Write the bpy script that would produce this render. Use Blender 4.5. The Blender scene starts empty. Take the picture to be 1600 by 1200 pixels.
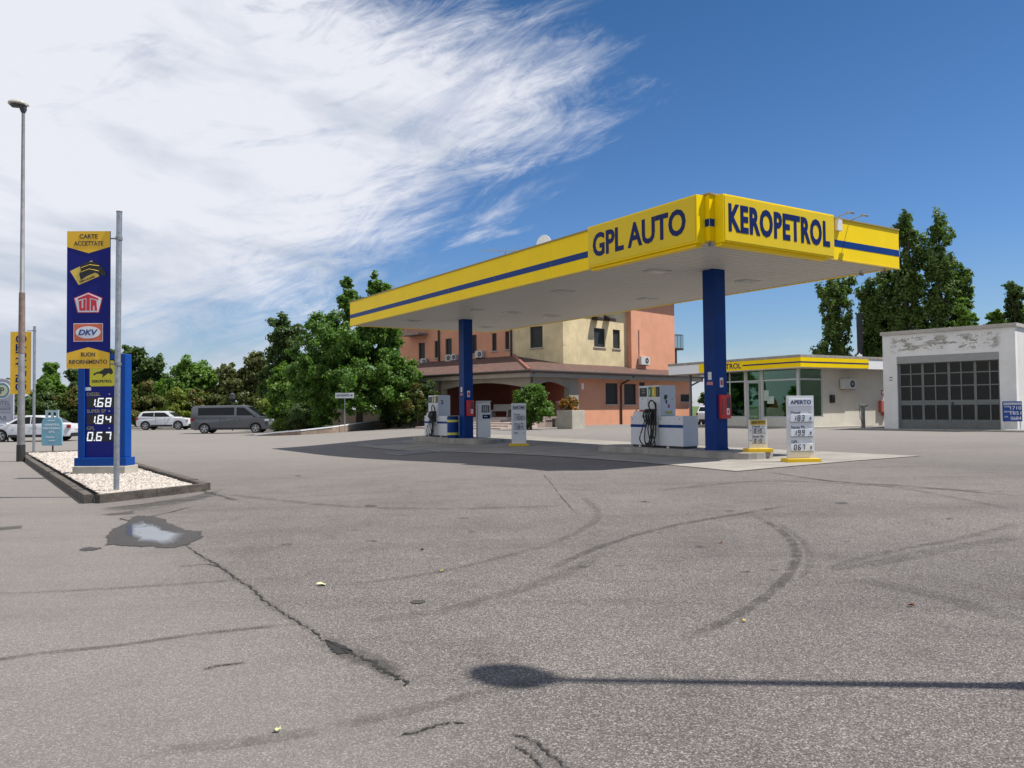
import bpy, bmesh, math, random
import numpy as np
from math import sin, cos, radians as R, pi, sqrt, atan2
from mathutils import Vector, Matrix
random.seed(7)
S = bpy.context.scene
COL = S.collection
# ------------------------------------------------------------------ camera
FPX, PITCH, ROLL, CH = 1261.0, 0.0292, -0.0106, 1.6
cd = bpy.data.cameras.new('Camera'); cam = bpy.data.objects.new('Camera', cd); COL.objects.link(cam)
cd.sensor_fit = 'HORIZONTAL'; cd.sensor_width = 36; cd.lens = FPX/1600*36; cd.clip_end = 3000; cd.clip_start = .1
F_ = Vector((0, cos(PITCH), sin(PITCH))); U0 = Vector((0, -sin(PITCH), cos(PITCH))); R0 = Vector((1, 0, 0))
RT = cos(ROLL)*R0 + sin(ROLL)*U0; UP = -sin(ROLL)*R0 + cos(ROLL)*U0
mw = Matrix((RT, UP, -F_)).transposed().to_4x4(); mw.translation = Vector((0, 0, CH)); cam.matrix_world = mw
S.camera = cam
# ------------------------------------------------------------------ sun and sky
SUN_AZ, SUN_EL = R(94), R(61)
sl = bpy.data.lights.new('Sun', 'SUN'); sl.energy = 5.0; sl.angle = R(.5); sl.color = (1, .95, .87)
so = bpy.data.objects.new('Sun', sl); COL.objects.link(so)
sd = Vector((sin(SUN_AZ)*cos(SUN_EL), cos(SUN_AZ)*cos(SUN_EL), sin(SUN_EL)))
so.rotation_euler = (-sd).to_track_quat('-Z', 'Y').to_euler(); so.location = (60, -10, 60)
W = bpy.data.worlds.new('World'); S.world = W; W.use_nodes = True
def world():
    nt = W.node_tree; N = nt.nodes; L = nt.links; N.clear()
    out = N.new('ShaderNodeOutputWorld'); bg = N.new('ShaderNodeBackground'); bg.inputs[1].default_value = .073
    sky = N.new('ShaderNodeTexSky'); sky.sky_type = 'NISHITA'; sky.sun_disc = False
    sky.sun_elevation = SUN_EL; sky.sun_rotation = SUN_AZ; sky.ozone_density = 2.5; sky.air_density = 1.0; sky.dust_density = .4; sky.altitude = 50
    tc = N.new('ShaderNodeTexCoord'); sx = N.new('ShaderNodeSeparateXYZ'); L.new(tc.outputs['Generated'], sx.inputs[0])
    cr0 = N.new('ShaderNodeValToRGB'); L.new(sx.outputs[2], cr0.inputs[0]); e = cr0.color_ramp.elements
    e[0].position = 0; e[0].color = (.90, .98, 1.12, 1); e[1].position = .5; e[1].color = (.34, .66, .92, 1)
    k = e.new(.2); k.color = (.58, .84, 1.16, 1)
    mu = N.new('ShaderNodeMix'); mu.data_type = 'RGBA'; mu.blend_type = 'MULTIPLY'; mu.inputs[0].default_value = 1; L.new(sky.outputs[0], mu.inputs[6]); L.new(cr0.outputs[0], mu.inputs[7])
    L.new(mu.outputs[2], bg.inputs[0])
    def m(op, a, b=None, c=None):
        n = N.new('ShaderNodeMath'); n.operation = op
        for i, q in enumerate((a, b, c)):
            if q is None: continue
            if isinstance(q, (int, float)): n.inputs[i].default_value = q
            else: L.new(q, n.inputs[i])
        return n.outputs[0]
    az = m('ARCTAN2', sx.outputs[0], sx.outputs[1]); el = m('ARCSINE', sx.outputs[2])
    def noise(rot, sc, scale, det, rough, dist, off=0):
        cb = N.new('ShaderNodeCombineXYZ'); L.new(az, cb.inputs[0]); L.new(el, cb.inputs[1]); cb.inputs[2].default_value = off
        mp = N.new('ShaderNodeMapping'); mp.vector_type = 'TEXTURE'; mp.inputs['Rotation'].default_value = (0, 0, rot)
        mp.inputs['Scale'].default_value = (1/sc[0], 1/sc[1], 1); L.new(cb.outputs[0], mp.inputs[0])
        n = N.new('ShaderNodeTexNoise'); n.inputs['Scale'].default_value = scale; n.inputs['Detail'].default_value = det
        n.inputs['Roughness'].default_value = rough; n.inputs['Distortion'].default_value = dist; L.new(mp.outputs[0], n.inputs[0])
        return n.outputs[0]
    def ss(v, a, b, lo=0, hi=1):
        n = N.new('ShaderNodeMapRange'); n.interpolation_type = 'SMOOTHSTEP'; L.new(v, n.inputs[0])
        n.inputs[1].default_value = a; n.inputs[2].default_value = b; n.inputs[3].default_value = lo; n.inputs[4].default_value = hi
        return n.outputs[0]
    big = noise(R(13), (.55, 3.0), 3.4, 10, .62, .7, 1.7)
    fine = noise(R(24), (1.1, 3.2), 9.0, 12, .72, 1.3, 5.1)
    cb_ = N.new('ShaderNodeValToRGB'); L.new(el, cb_.inputs[0]); cb_.color_ramp.interpolation = 'EASE'; e = cb_.color_ramp.elements
    prof = [(0, -.30), (.10, -.28), (.17, -.20), (.24, -.15), (.29, -.08), (.34, .0), (.38, .05), (.43, -.01), (.50, -.09), (1, -.06)]
    while len(e) < len(prof): e.new(.5)
    for i, (q, vv) in enumerate(prof): e[i].position = q; e[i].color = ((vv+.5,)*3)+(1,)
    b = m('SUBTRACT', cb_.outputs[0], .5)
    d = m('SUBTRACT', b, az)
    d = m('ADD', d, m('MULTIPLY', m('SUBTRACT', big, .5), .85))
    d = m('ADD', d, m('MULTIPLY', m('SUBTRACT', fine, .5), .50))
    dens = ss(d, -.14, .22)
    low = ss(m('ADD', m('SUBTRACT', .085, el), m('MULTIPLY', m('SUBTRACT', big, .5), .30)), -.01, .07, 0, .65)
    dens = m('MAXIMUM', dens, low)
    wn = noise(R(17), (.75, 4.2), 4.2, 11, .62, .55, 3.3)
    win = m('MULTIPLY', m('MULTIPLY', ss(el, .10, .17), ss(el, .34, .26)), m('MULTIPLY', ss(az, .10, -.02), ss(az, -.5, -.3)))
    dens = m('MAXIMUM', dens, m('MULTIPLY', win, ss(wn, .50, .68, 0, .8)))
    gap = noise(R(20), (.9, 3), 5.5, 10, .66, .8, 12.5)
    dens = m('MULTIPLY', dens, ss(m('ADD', gap, m('MULTIPLY', az, -.35)), .36, .58, .62, .97))
    shade = noise(R(-8), (1, 3.2), 5, 7, .55, .3, 9.3)
    sh = m('ADD', shade, ss(el, .02, .22, -.14, .05))
    cr = N.new('ShaderNodeValToRGB'); L.new(sh, cr.inputs[0])
    cr.color_ramp.elements[0].position = .30; cr.color_ramp.elements[0].color = (.50, .56, .66, 1)
    cr.color_ramp.elements[1].position = .56; cr.color_ramp.elements[1].color = (.80, .815, .88, 1)
    bc = N.new('ShaderNodeBackground'); bc.inputs[1].default_value = .80; L.new(cr.outputs[0], bc.inputs[0])
    mx = N.new('ShaderNodeMixShader'); L.new(dens, mx.inputs[0]); L.new(bg.outputs[0], mx.inputs[1]); L.new(bc.outputs[0], mx.inputs[2])
    L.new(mx.outputs[0], out.inputs[0])
world()
S.view_settings.view_transform = 'Standard'; S.view_settings.look = 'None'; S.view_settings.exposure = .4; S.view_settings.gamma = 1
S.view_settings.use_curve_mapping = False
S.cycles.max_bounces = 8; S.cycles.transparent_max_bounces = 16; S.cycles.use_denoising = True
# ------------------------------------------------------------------ terrain height and placing helpers
def sst(a, lo, hi):
    t = min(1, max(0, (a-lo)/(hi-lo))); return t*t*(3-2*t)
def g(x, y):
    k = sst(y, 28, 44)
    return (.30*sst(y, 6, 19)+.10*sst(y, 24, 38)-.33*sst(y, 50, 62)*sst(x, 5, 14))*sst(x, -7-13*k, 2-5*k)
def ray(px, py):
    d = RT*(px-800) - UP*(py-600) + F_*FPX
    return d.normalized()
def G(px, py, off=0):
    "the point of the terrain seen at a pixel of the photograph"
    d = ray(px, py); t = 2.0
    for i in range(60):
        p = Vector((0, 0, CH))+d*t
        h = p.z-g(p.x, p.y)-off
        t += h/max(1e-3, -d.z)*.7 if d.z < 0 else 1
    p = Vector((0, 0, CH))+d*t
    return Vector((p.x, p.y, g(p.x, p.y)))
def XD(px, D): return (px-800)/FPX*D
def on(px, D):
    x = XD(px, D); return Vector((x, D, g(x, D)))
class Frame:
    def __init__(s, x, y, rz, z=0):
        s.o = Vector((x, y, z)); s.rz = rz; s.M = Matrix.Translation(s.o) @ Matrix.Rotation(rz, 4, 'Z'); s.I = s.M.inverted()
    def hit(s, ax, val, px, py):
        o = s.I @ Vector((0, 0, CH)); d = (s.I.to_3x3() @ ray(px, py)); i = 'xyz'.index(ax)
        return o + d*((val-o[i])/d[i])
    def loc(s, p): return s.I @ Vector(p)
# ------------------------------------------------------------------ materials
MATS = {}
def new_mat(name):
    m = bpy.data.materials.new(name); m.use_nodes = True; MATS[name] = m
    return m, m.node_tree.nodes, m.node_tree.links, m.node_tree.nodes['Principled BSDF']
def mat(name, col, rough=.5, metal=0, var=.08, scale=4, bump=0, bscale=60, spec=.5, emit=0, fine=0, coat=0):
    if name in MATS: return MATS[name]
    m, N, L, P = new_mat(name)
    P.inputs['Roughness'].default_value = rough; P.inputs['Metallic'].default_value = metal
    P.inputs['Specular IOR Level'].default_value = spec; P.inputs['Coat Weight'].default_value = coat
    tc = N.new('ShaderNodeTexCoord')
    if var:
        n = N.new('ShaderNodeTexNoise'); n.inputs['Scale'].default_value = scale; n.inputs['Detail'].default_value = 8; n.inputs['Roughness'].default_value = .65
        L.new(tc.outputs['Object'], n.inputs[0])
        cr = N.new('ShaderNodeValToRGB'); L.new(n.outputs[0], cr.inputs[0])
        cr.color_ramp.elements[0].position = .3; cr.color_ramp.elements[1].position = .7
        cr.color_ramp.elements[0].color = [max(0, c*(1-var)) for c in col]+[1]; cr.color_ramp.elements[1].color = [min(1, c*(1+var)) for c in col]+[1]
        L.new(cr.outputs[0], P.inputs['Base Color'])
        mr = N.new('ShaderNodeMapRange'); L.new(n.outputs[0], mr.inputs[0]); mr.inputs[3].default_value = max(.02, rough-.08); mr.inputs[4].default_value = min(1, rough+.08)
        L.new(mr.outputs[0], P.inputs['Roughness'])
    else: P.inputs['Base Color'].default_value = (*col, 1)
    if bump:
        n2 = N.new('ShaderNodeTexNoise'); n2.inputs['Scale'].default_value = bscale; n2.inputs['Detail'].default_value = 6
        L.new(tc.outputs['Object'], n2.inputs[0]); b = N.new('ShaderNodeBump'); b.inputs['Strength'].default_value = bump; b.inputs['Distance'].default_value = .02
        L.new(n2.outputs[0], b.inputs['Height']); L.new(b.outputs[0], P.inputs['Normal'])
    if emit: P.inputs['Emission Color'].default_value = (*col, 1); P.inputs['Emission Strength'].default_value = emit
    return m
def ramp(N, L, src, stops):
    cr = N.new('ShaderNodeValToRGB'); L.new(src, cr.inputs[0]); e = cr.color_ramp.elements
    while len(e) < len(stops): e.new(.5)
    for i, (p, c) in enumerate(stops): e[i].position = p; e[i].color = (*c, 1) if len(c) == 3 else c
    return cr.outputs[0]
def mixc(N, L, f, a, b, mode='MIX'):
    n = N.new('ShaderNodeMix'); n.data_type = 'RGBA'; n.blend_type = mode
    for sck, q in ((n.inputs[0], f), (n.inputs[6], a), (n.inputs[7], b)):
        if isinstance(q, (int, float)): sck.default_value = q
        elif isinstance(q, tuple): sck.default_value = (*q, 1)
        else: L.new(q, sck)
    return n.outputs[2]
def noi(N, L, vec, scale, det=6, rough=.6, dist=0):
    n = N.new('ShaderNodeTexNoise'); n.inputs['Scale'].default_value = scale; n.inputs['Detail'].default_value = det
    n.inputs['Roughness'].default_value = rough; n.inputs['Distortion'].default_value = dist; L.new(vec, n.inputs[0]); return n.outputs[0]
def maprange(N, L, v, a, b, c=0, d=1, sm=True):
    n = N.new('ShaderNodeMapRange'); n.interpolation_type = 'SMOOTHSTEP' if sm else 'LINEAR'; L.new(v, n.inputs[0])
    for i, q in enumerate((a, b, c, d)): n.inputs[i+1].default_value = q
    return n.outputs[0]
def math_(N, L, op, a, b):
    n = N.new('ShaderNodeMath'); n.operation = op
    for i, q in enumerate((a, b)):
        if isinstance(q, (int, float)): n.inputs[i].default_value = q
        else: L.new(q, n.inputs[i])
    return n.outputs[0]
def asphalt():
    m, N, L, P = new_mat('asphalt'); tc = N.new('ShaderNodeTexCoord'); o = tc.outputs['Object']
    sp = N.new('ShaderNodeSeparateXYZ'); L.new(o, sp.inputs[0])
    v = N.new('ShaderNodeTexVoronoi'); v.inputs['Scale'].default_value = 120; L.new(o, v.inputs[0])
    sv = N.new('ShaderNodeSeparateXYZ'); L.new(v.outputs['Color'], sv.inputs[0])
    stone = ramp(N, L, sv.outputs[0], [(0, (.056, .052, .052)), (.38, (.116, .108, .106)), (.72, (.205, .191, .186)), (.90, (.34, .318, .305)), (1, (.52, .49, .46))])
    v2 = N.new('ShaderNodeTexVoronoi'); v2.inputs['Scale'].default_value = 260; L.new(o, v2.inputs[0])
    sv2 = N.new('ShaderNodeSeparateXYZ'); L.new(v2.outputs['Color'], sv2.inputs[0])
    fine = ramp(N, L, sv2.outputs[0], [(0, (.080, .074, .073)), (1, (.27, .252, .245))])
    c = mixc(N, L, .26, stone, fine)
    # large patches: worn, stained and lighter zones
    n1 = noi(N, L, o, .22, 6, .55, .4); t1 = ramp(N, L, n1, [(.30, (.80, .80, .80)), (.5, (1.0, 1.0, 1.0)), (.70, (1.15, 1.14, 1.12))])
    c = mixc(N, L, 1, c, t1, 'MULTIPLY')
    n2 = noi(N, L, o, 1.6, 8, .7, .2); t2 = ramp(N, L, n2, [(.28, (.82, .81, .80)), (.5, (1, 1, 1)), (.75, (1.10, 1.10, 1.10))])
    c = mixc(N, L, 1, c, t2, 'MULTIPLY')
    # long faint wheel tracks running across the forecourt
    mp = N.new('ShaderNodeMapping'); mp.inputs['Rotation'].default_value = (0, 0, R(-8)); mp.inputs['Scale'].default_value = (.06, .9, 1); L.new(o, mp.inputs[0])
    n3 = noi(N, L, mp.outputs[0], 1.3, 7, .6, .6); t3 = ramp(N, L, n3, [(.35, (.86, .85, .85)), (.48, (1, 1, 1)), (.7, (1.05, 1.05, 1.04))])
    c = mixc(N, L, 1, c, t3, 'MULTIPLY'); c = mixc(N, L, 1, c, (.72, .695, .675), 'MULTIPLY')
    # older, paler, warmer surface along the road side on the left
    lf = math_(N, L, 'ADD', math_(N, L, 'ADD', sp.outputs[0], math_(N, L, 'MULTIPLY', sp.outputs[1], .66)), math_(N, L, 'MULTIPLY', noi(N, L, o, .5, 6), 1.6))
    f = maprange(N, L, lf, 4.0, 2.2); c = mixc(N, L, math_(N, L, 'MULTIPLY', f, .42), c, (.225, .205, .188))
    # far away it is paler: mixed towards one pale tone with distance
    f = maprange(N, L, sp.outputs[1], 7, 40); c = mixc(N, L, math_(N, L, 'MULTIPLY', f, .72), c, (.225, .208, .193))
    f = maprange(N, L, sp.outputs[1], 92, 97); c = mixc(N, L, f, c, (.07, .11, .03))
    L.new(c, P.inputs['Base Color']); P.inputs['Roughness'].default_value = .88; P.inputs['Specular IOR Level'].default_value = .3
    b = N.new('ShaderNodeBump'); b.inputs['Strength'].default_value = .55; b.inputs['Distance'].default_value = .006
    L.new(v.outputs['Distance'], b.inputs['Height']); L.new(b.outputs[0], P.inputs['Normal'])
    return m
def overlay(name, col, rough, cover, ns, edge=(.4, .6), spec=.3, gen=False):
    "a worn film lying on the asphalt: broken up by noise"
    m, N, L, P = new_mat(name); tc = N.new('ShaderNodeTexCoord'); o = tc.outputs['Object']
    n = noi(N, L, o, ns, 9, .7); a = maprange(N, L, n, edge[0], edge[1], 0, cover)
    at = N.new('ShaderNodeAttribute'); at.attribute_name = 'fade'
    a = math_(N, L, 'MULTIPLY', a, at.outputs['Fac'])
    v = N.new('ShaderNodeTexVoronoi'); v.inputs['Scale'].default_value = 120; L.new(o, v.inputs[0])
    sv = N.new('ShaderNodeSeparateXYZ'); L.new(v.outputs['Color'], sv.inputs[0])
    L.new(ramp(N, L, sv.outputs[0], [(0, tuple(c*.6 for c in col)), (.8, col), (1, tuple(min(1, c*1.8) for c in col))]), P.inputs['Base Color'])
    P.inputs['Roughness'].default_value = rough; P.inputs['Specular IOR Level'].default_value = spec
    L.new(a, P.inputs['Alpha']); return m
def leafmat(name, c1, c2, c3=None, sc=.8):
    m, N, L, P = new_mat(name); tc = N.new('ShaderNodeTexCoord'); o = tc.outputs['Object']
    at = N.new('ShaderNodeAttribute'); at.attribute_name = 'rnd'
    n = noi(N, L, o, sc, 3, .5)
    c = mixc(N, L, maprange(N, L, n, .35, .65), c1, c2)
    c = mixc(N, L, math_(N, L, 'MULTIPLY', at.outputs['Fac'], .6), c, c3 or tuple(q*1.7 for q in c2))
    L.new(c, P.inputs['Base Color']); P.inputs['Roughness'].default_value = .5; P.inputs['Specular IOR Level'].default_value = .35
    out = N['Material Output']; tr = N.new('ShaderNodeBsdfTranslucent'); L.new(mixc(N, L, 1, c, (1.1, 1.35, .5), 'MULTIPLY'), tr.inputs[0])
    mx = N.new('ShaderNodeMixShader'); mx.inputs[0].default_value = .4; L.new(P.outputs[0], mx.inputs[1]); L.new(tr.outputs[0], mx.inputs[2]); L.new(mx.outputs[0], out.inputs[0])
    return m
def glassmat(name, tint, refl=.25, trans=.45, rough=.02):
    m, N, L, P = new_mat(name); out = N['Material Output']; N.remove(P)
    gl = N.new('ShaderNodeBsdfGlossy'); gl.inputs['Roughness'].default_value = rough; gl.inputs[0].default_value = (.9, .95, .95, 1)
    tr = N.new('ShaderNodeBsdfTransparent'); tr.inputs[0].default_value = (*[trans*t for t in tint], 1)
    fr = N.new('ShaderNodeFresnel'); fr.inputs[0].default_value = 1.5; f = math_(N, L, 'ADD', math_(N, L, 'MULTIPLY', fr.outputs[0], .75), refl*.16)
    mx = N.new('ShaderNodeMixShader'); L.new(f, mx.inputs[0]); L.new(tr.outputs[0], mx.inputs[1]); L.new(gl.outputs[0], mx.inputs[2]); L.new(mx.outputs[0], out.inputs[0])
    return m
def plaster(name, col, dirt=.25, peel=None, bumps=.2, streak=.15):
    "rendered wall: mottled, rain streaks, optional peeled area given as a box in object space"
    m, N, L, P = new_mat(name); tc = N.new('ShaderNodeTexCoord'); o = tc.outputs['Object']
    n = noi(N, L, o, .7, 8, .65); c = mixc(N, L, maprange(N, L, n, .3, .7), tuple(q*(1-dirt*.6) for q in col), tuple(min(1, q*1.06) for q in col))
    mp = N.new('ShaderNodeMapping'); mp.inputs['Scale'].default_value = (5, 5, .35); L.new(o, mp.inputs[0])
    n2 = noi(N, L, mp.outputs[0], 1.2, 7, .7); c = mixc(N, L, maprange(N, L, n2, .52, .78, 0, streak), c, tuple(q*.35 for q in col))
    n4 = noi(N, L, o, 6, 8, .7); c = mixc(N, L, maprange(N, L, n4, .55, .8, 0, dirt), c, tuple(q*.55 for q in col))
    if peel:
        (x0, x1, z0, z1, pc, thr) = peel; sp = N.new('ShaderNodeSeparateXYZ'); L.new(o, sp.inputs[0])
        box = math_(N, L, 'MULTIPLY', math_(N, L, 'MULTIPLY', maprange(N, L, sp.outputs[0], x0, x0+.3), maprange(N, L, sp.outputs[0], x1, x1-.3)),
                    math_(N, L, 'MULTIPLY', maprange(N, L, sp.outputs[2], z0, z0+.2), maprange(N, L, sp.outputs[2], z1, z1-.15)))
        mq = N.new('ShaderNodeMapping'); mq.inputs['Scale'].default_value = (1, 1, 2.2); L.new(o, mq.inputs[0])
        n3 = noi(N, L, mq.outputs[0], 1.1, 10, .74, .3); a = math_(N, L, 'MULTIPLY', box, maprange(N, L, n3, thr, thr+.015))
        n5 = noi(N, L, o, 9, 6, .7); pcc = mixc(N, L, maprange(N, L, n5, .45, .55), pc, tuple(q*.62 for q in pc))
        c = mixc(N, L, a, c, pcc)
    L.new(c, P.inputs['Base Color']); P.inputs['Roughness'].default_value = .9; P.inputs['Specular IOR Level'].default_value = .25
    n6 = noi(N, L, o, 28, 8, .6); b = N.new('ShaderNodeBump'); b.inputs['Strength'].default_value = bumps; b.inputs['Distance'].default_value = .01
    L.new(n6, b.inputs['Height']); L.new(b.outputs[0], P.inputs['Normal']); return m
def tilemat(name, axis):
    m, N, L, P = new_mat(name); tc = N.new('ShaderNodeTexCoord'); o = tc.outputs['Object']
    n = noi(N, L, o, 3.0, 8, .7); n2 = noi(N, L, o, .6, 5, .6)
    c = mixc(N, L, maprange(N, L, n, .35, .65), (.09, .043, .032), (.18, .088, .062)); c = mixc(N, L, maprange(N, L, n2, .40, .65, 0, .6), c, (.085, .062, .05))
    w = N.new('ShaderNodeTexWave'); w.bands_direction = axis; w.inputs['Scale'].default_value = .82; w.inputs['Distortion'].default_value = .15; w.inputs['Detail'].default_value = 1; L.new(o, w.inputs[0])
    c = mixc(N, L, maprange(N, L, w.outputs['Fac'], .0, .45, .85, 0), c, (.030, .015, .012))
    w2 = N.new('ShaderNodeTexWave'); w2.bands_direction = 'Y' if axis == 'X' else 'X'; w2.inputs['Scale'].default_value = .95; w2.wave_profile = 'SAW'; L.new(o, w2.inputs[0])
    c = mixc(N, L, maprange(N, L, w2.outputs['Fac'], .86, 1, 0, .45), c, (.05, .025, .02))
    L.new(c, P.inputs['Base Color']); P.inputs['Roughness'].default_value = .85
    b = N.new('ShaderNodeBump'); b.inputs['Strength'].default_value = .7; b.inputs['Distance'].default_value = .05; L.new(w.outputs['Fac'], b.inputs['Height']); L.new(b.outputs[0], P.inputs['Normal'])
    return m
YEL = mat('yellow_panel', (.90, .63, .003), .4, var=.05, scale=1.2, bump=.03, bscale=3, spec=.12)
YSIGN = mat('yellow_sign_face', (.70, .50, .012), .32, var=.05, scale=1.5, spec=.2)
BLUE = mat('blue_paint', (.002, .034, .18), .4, var=.15, scale=2, spec=.15)
NAVY = mat('navy_letter', (.006, .016, .10), .45, var=.05, spec=.15)
BSTR = mat('blue_stripe', (.003, .035, .18), .4, var=.1, spec=.15)
WHT = mat('white_paint', (.66, .67, .68), .4, var=.05)
OWHT = mat('off_white_metal', (.52, .52, .50), .5, var=.1)
LGREY = mat('light_grey_metal', (.45, .47, .49), .45, var=.08)
GALV = mat('galvanised_steel', (.34, .36, .38), .45, .6, var=.25, scale=14, bump=.05)
STEEL = mat('grey_steel', (.22, .23, .24), .5, .3, var=.15)
BLACK = mat('black_plastic', (.012, .012, .013), .45, var=.2)
RUB = mat('black_rubber', (.018, .018, .018), .7, var=.2)
DGREY = mat('dark_grey', (.05, .052, .055), .55, var=.15)
RED = mat('red_paint', (.50, .018, .02), .4, var=.12)
CONC = mat('concrete', (.30, .28, .25), .9, var=.28, scale=2.5, bump=.3, bscale=40)
CONCD = mat('dirty_concrete', (.085, .072, .060), .9, var=.55, scale=5, bump=.5, bscale=30)
CONCL = mat('pale_concrete', (.42, .39, .33), .9, var=.16, scale=2.2, bump=.2, bscale=60)
YB = mat('yellow_base', (.72, .46, .01), .5, var=.1)
BANY = mat('banner_yellow', (.92, .55, .05), .5, var=.03, spec=.15)
BANB = mat('banner_blue', (.014, .020, .19), .5, var=.05, spec=.15)
TXT = mat('dark_text', (.03, .03, .05), .5, var=0)
WTXT = mat('white_text', (.80, .82, .84), .5, var=0)
LED = mat('led_white', (.85, .88, .9), .5, var=0, emit=.55)
GREEN = mat('green_plastic', (.02, .16, .04), .45)
# ------------------------------------------------------------------ mesh builder
class MB:
    def __init__(s): s.v = []; s.f = []
    def add(s, vs, fs):
        n = len(s.v); s.v += [tuple(v) for v in vs]; s.f += [tuple(i+n for i in f) for f in fs]; return s
    def box(s, x0, x1, y0, y1, z0, z1):
        return s.add([(x0, y0, z0), (x1, y0, z0), (x1, y1, z0), (x0, y1, z0), (x0, y0, z1), (x1, y0, z1), (x1, y1, z1), (x0, y1, z1)],
                     [(0, 3, 2, 1), (4, 5, 6, 7), (0, 1, 5, 4), (1, 2, 6, 5), (2, 3, 7, 6), (3, 0, 4, 7)])
    def prism(s, pts, plane, a, b):
        n = len(pts)
        def q(p, t): return {'xz': (p[0], t, p[1]), 'xy': (p[0], p[1], t), 'yz': (t, p[0], p[1])}[plane]
        return s.add([q(p, a) for p in pts]+[q(p, b) for p in pts], [tuple(range(n)), tuple(range(2*n-1, n-1, -1))]+[(i, (i+1) % n, n+(i+1) % n, n+i) for i in range(n)])
    def tube(s, pts, r, n=8, cap=True):
        pts = [Vector(p) for p in pts]; rs = r if isinstance(r, (list, tuple)) else [r]*len(pts); rings = []
        for i, p in enumerate(pts):
            t = (pts[min(i+1, len(pts)-1)]-pts[max(i-1, 0)]).normalized()
            a = t.cross(Vector((0, 0, 1))) if abs(t.z) < .95 else t.cross(Vector((1, 0, 0)))
            a.normalize(); b = t.cross(a)
            rings.append([p+(a*cos(2*pi*k/n)+b*sin(2*pi*k/n))*rs[i] for k in range(n)])
        vs = [v for rg in rings for v in rg]; fs = []
        for i in range(len(pts)-1):
            for k in range(n): fs.append((i*n+k, i*n+(k+1) % n, (i+1)*n+(k+1) % n, (i+1)*n+k))
        if cap: fs.append(tuple(range(n-1, -1, -1))); fs.append(tuple((len(pts)-1)*n+k for k in range(n)))
        return s.add(vs, fs)
    def cyl(s, p0, p1, r, n=16, r1=None): return s.tube([p0, p1], [r, r if r1 is None else r1], n)
    def xf(s, M): s.v = [tuple(M @ Vector(v)) for v in s.v]; return s
    def build(s, name, m, parent=None, bevel=0, smooth=False, tri=False):
        me = bpy.data.meshes.new(name); me.from_pydata(s.v, [], s.f); bm = bmesh.new(); bm.from_mesh(me)
        bmesh.ops.recalc_face_normals(bm, faces=bm.faces)
        if bevel:
            ed = [e for e in bm.edges if len(e.link_faces) == 2 and e.calc_face_angle(0) > .5]
            bmesh.ops.bevel(bm, geom=ed, offset=bevel, segments=2, profile=.6, affect='EDGES', clamp_overlap=True)
        if tri: bmesh.ops.triangulate(bm, faces=[f for f in bm.faces if len(f.verts) > 4])
        bm.to_mesh(me); bm.free()
        if smooth:
            me.polygons.foreach_set('use_smooth', [True]*len(me.polygons))
            try: me.set_sharp_from_angle(angle=R(40))
            except Exception: pass
        if m: me.materials.append(m)
        o = bpy.data.objects.new(name, me); COL.objects.link(o)
        if parent: o.parent = parent
        return o
def tag(o, label=None, cat=None, group=None, kind=None):
    if label: o['label'] = label
    if cat: o['category'] = cat
    if group: o['group'] = group
    if kind: o['kind'] = kind
    return o
def thing(name, label, cat, loc=(0, 0, 0), rz=0, group=None):
    o = bpy.data.objects.new(name, None); COL.objects.link(o); o.location = loc; o.rotation_euler = (0, 0, rz); o.empty_display_size = .3
    return tag(o, label, cat, group)
def struct(o): o['kind'] = 'structure'; return o
def bx(name, m, par, x0, x1, y0, y1, z0, z1, bevel=0): return MB().box(x0, x1, y0, y1, z0, z1).build(name, m, par, bevel)
RM90 = Matrix.Rotation(-pi/2, 4, 'Z')     # turns a sign made to face -y into one facing -x
def text(s, par, m, h, x=0, y=0, z=0, w=None, bold=0, name='lettering', M=None, align='C', shear=0, th=.004, ls=None, rot=0, sc=1.0):
    cu = bpy.data.curves.new('t', 'FONT'); cu.body = s; cu.size = 1; cu.offset = bold; cu.extrude = .0; cu.resolution_u = 3; cu.shear = shear; cu.space_character = sc
    if ls: cu.space_line = ls
    cu.align_x = {'C': 'CENTER', 'L': 'LEFT', 'R': 'RIGHT'}[align]
    ob = bpy.data.objects.new('t', cu); COL.objects.link(ob); bpy.context.view_layer.update()
    me = bpy.data.meshes.new_from_object(ob.evaluated_get(bpy.context.evaluated_depsgraph_get()))
    bpy.data.objects.remove(ob); bpy.data.curves.remove(cu)
    vs = [v.co.copy() for v in me.vertices]; fs = [tuple(p.vertices) for p in me.polygons]; bpy.data.meshes.remove(me)
    y0 = min(v.y for v in vs); y1 = max(v.y for v in vs); x0 = min(v.x for v in vs); x1 = max(v.x for v in vs)
    k = h/(y1-y0); kx = w/(x1-x0) if w else k; cx = {'C': (x0+x1)/2, 'L': x0, 'R': x1}[align]; cy = (y0+y1)/2
    P = [((v.x-cx)*kx, 0, (v.y-cy)*k) for v in vs]
    n = len(P); b = bmesh.new(); bv = [b.verts.new(p) for p in P]
    for f in fs:
        try: b.faces.new([bv[i] for i in f])
        except ValueError: pass
    bmesh.ops.remove_doubles(b, verts=b.verts, dist=1e-5)
    r = bmesh.ops.extrude_face_region(b, geom=list(b.faces)); bmesh.ops.translate(b, verts=[e for e in r['geom'] if isinstance(e, bmesh.types.BMVert)], vec=(0, -th, 0))
    bmesh.ops.recalc_face_normals(b, faces=b.faces)
    T = Matrix.Translation((x, y, z)) @ Matrix.Rotation(rot, 4, 'Y')
    if M: T = M @ T
    bmesh.ops.transform(b, matrix=T, verts=b.verts)
    me = bpy.data.meshes.new(name); b.to_mesh(me); b.free(); me.materials.append(m)
    o = bpy.data.objects.new(name, me); COL.objects.link(o)
    if par: o.parent = par
    return o
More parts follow.
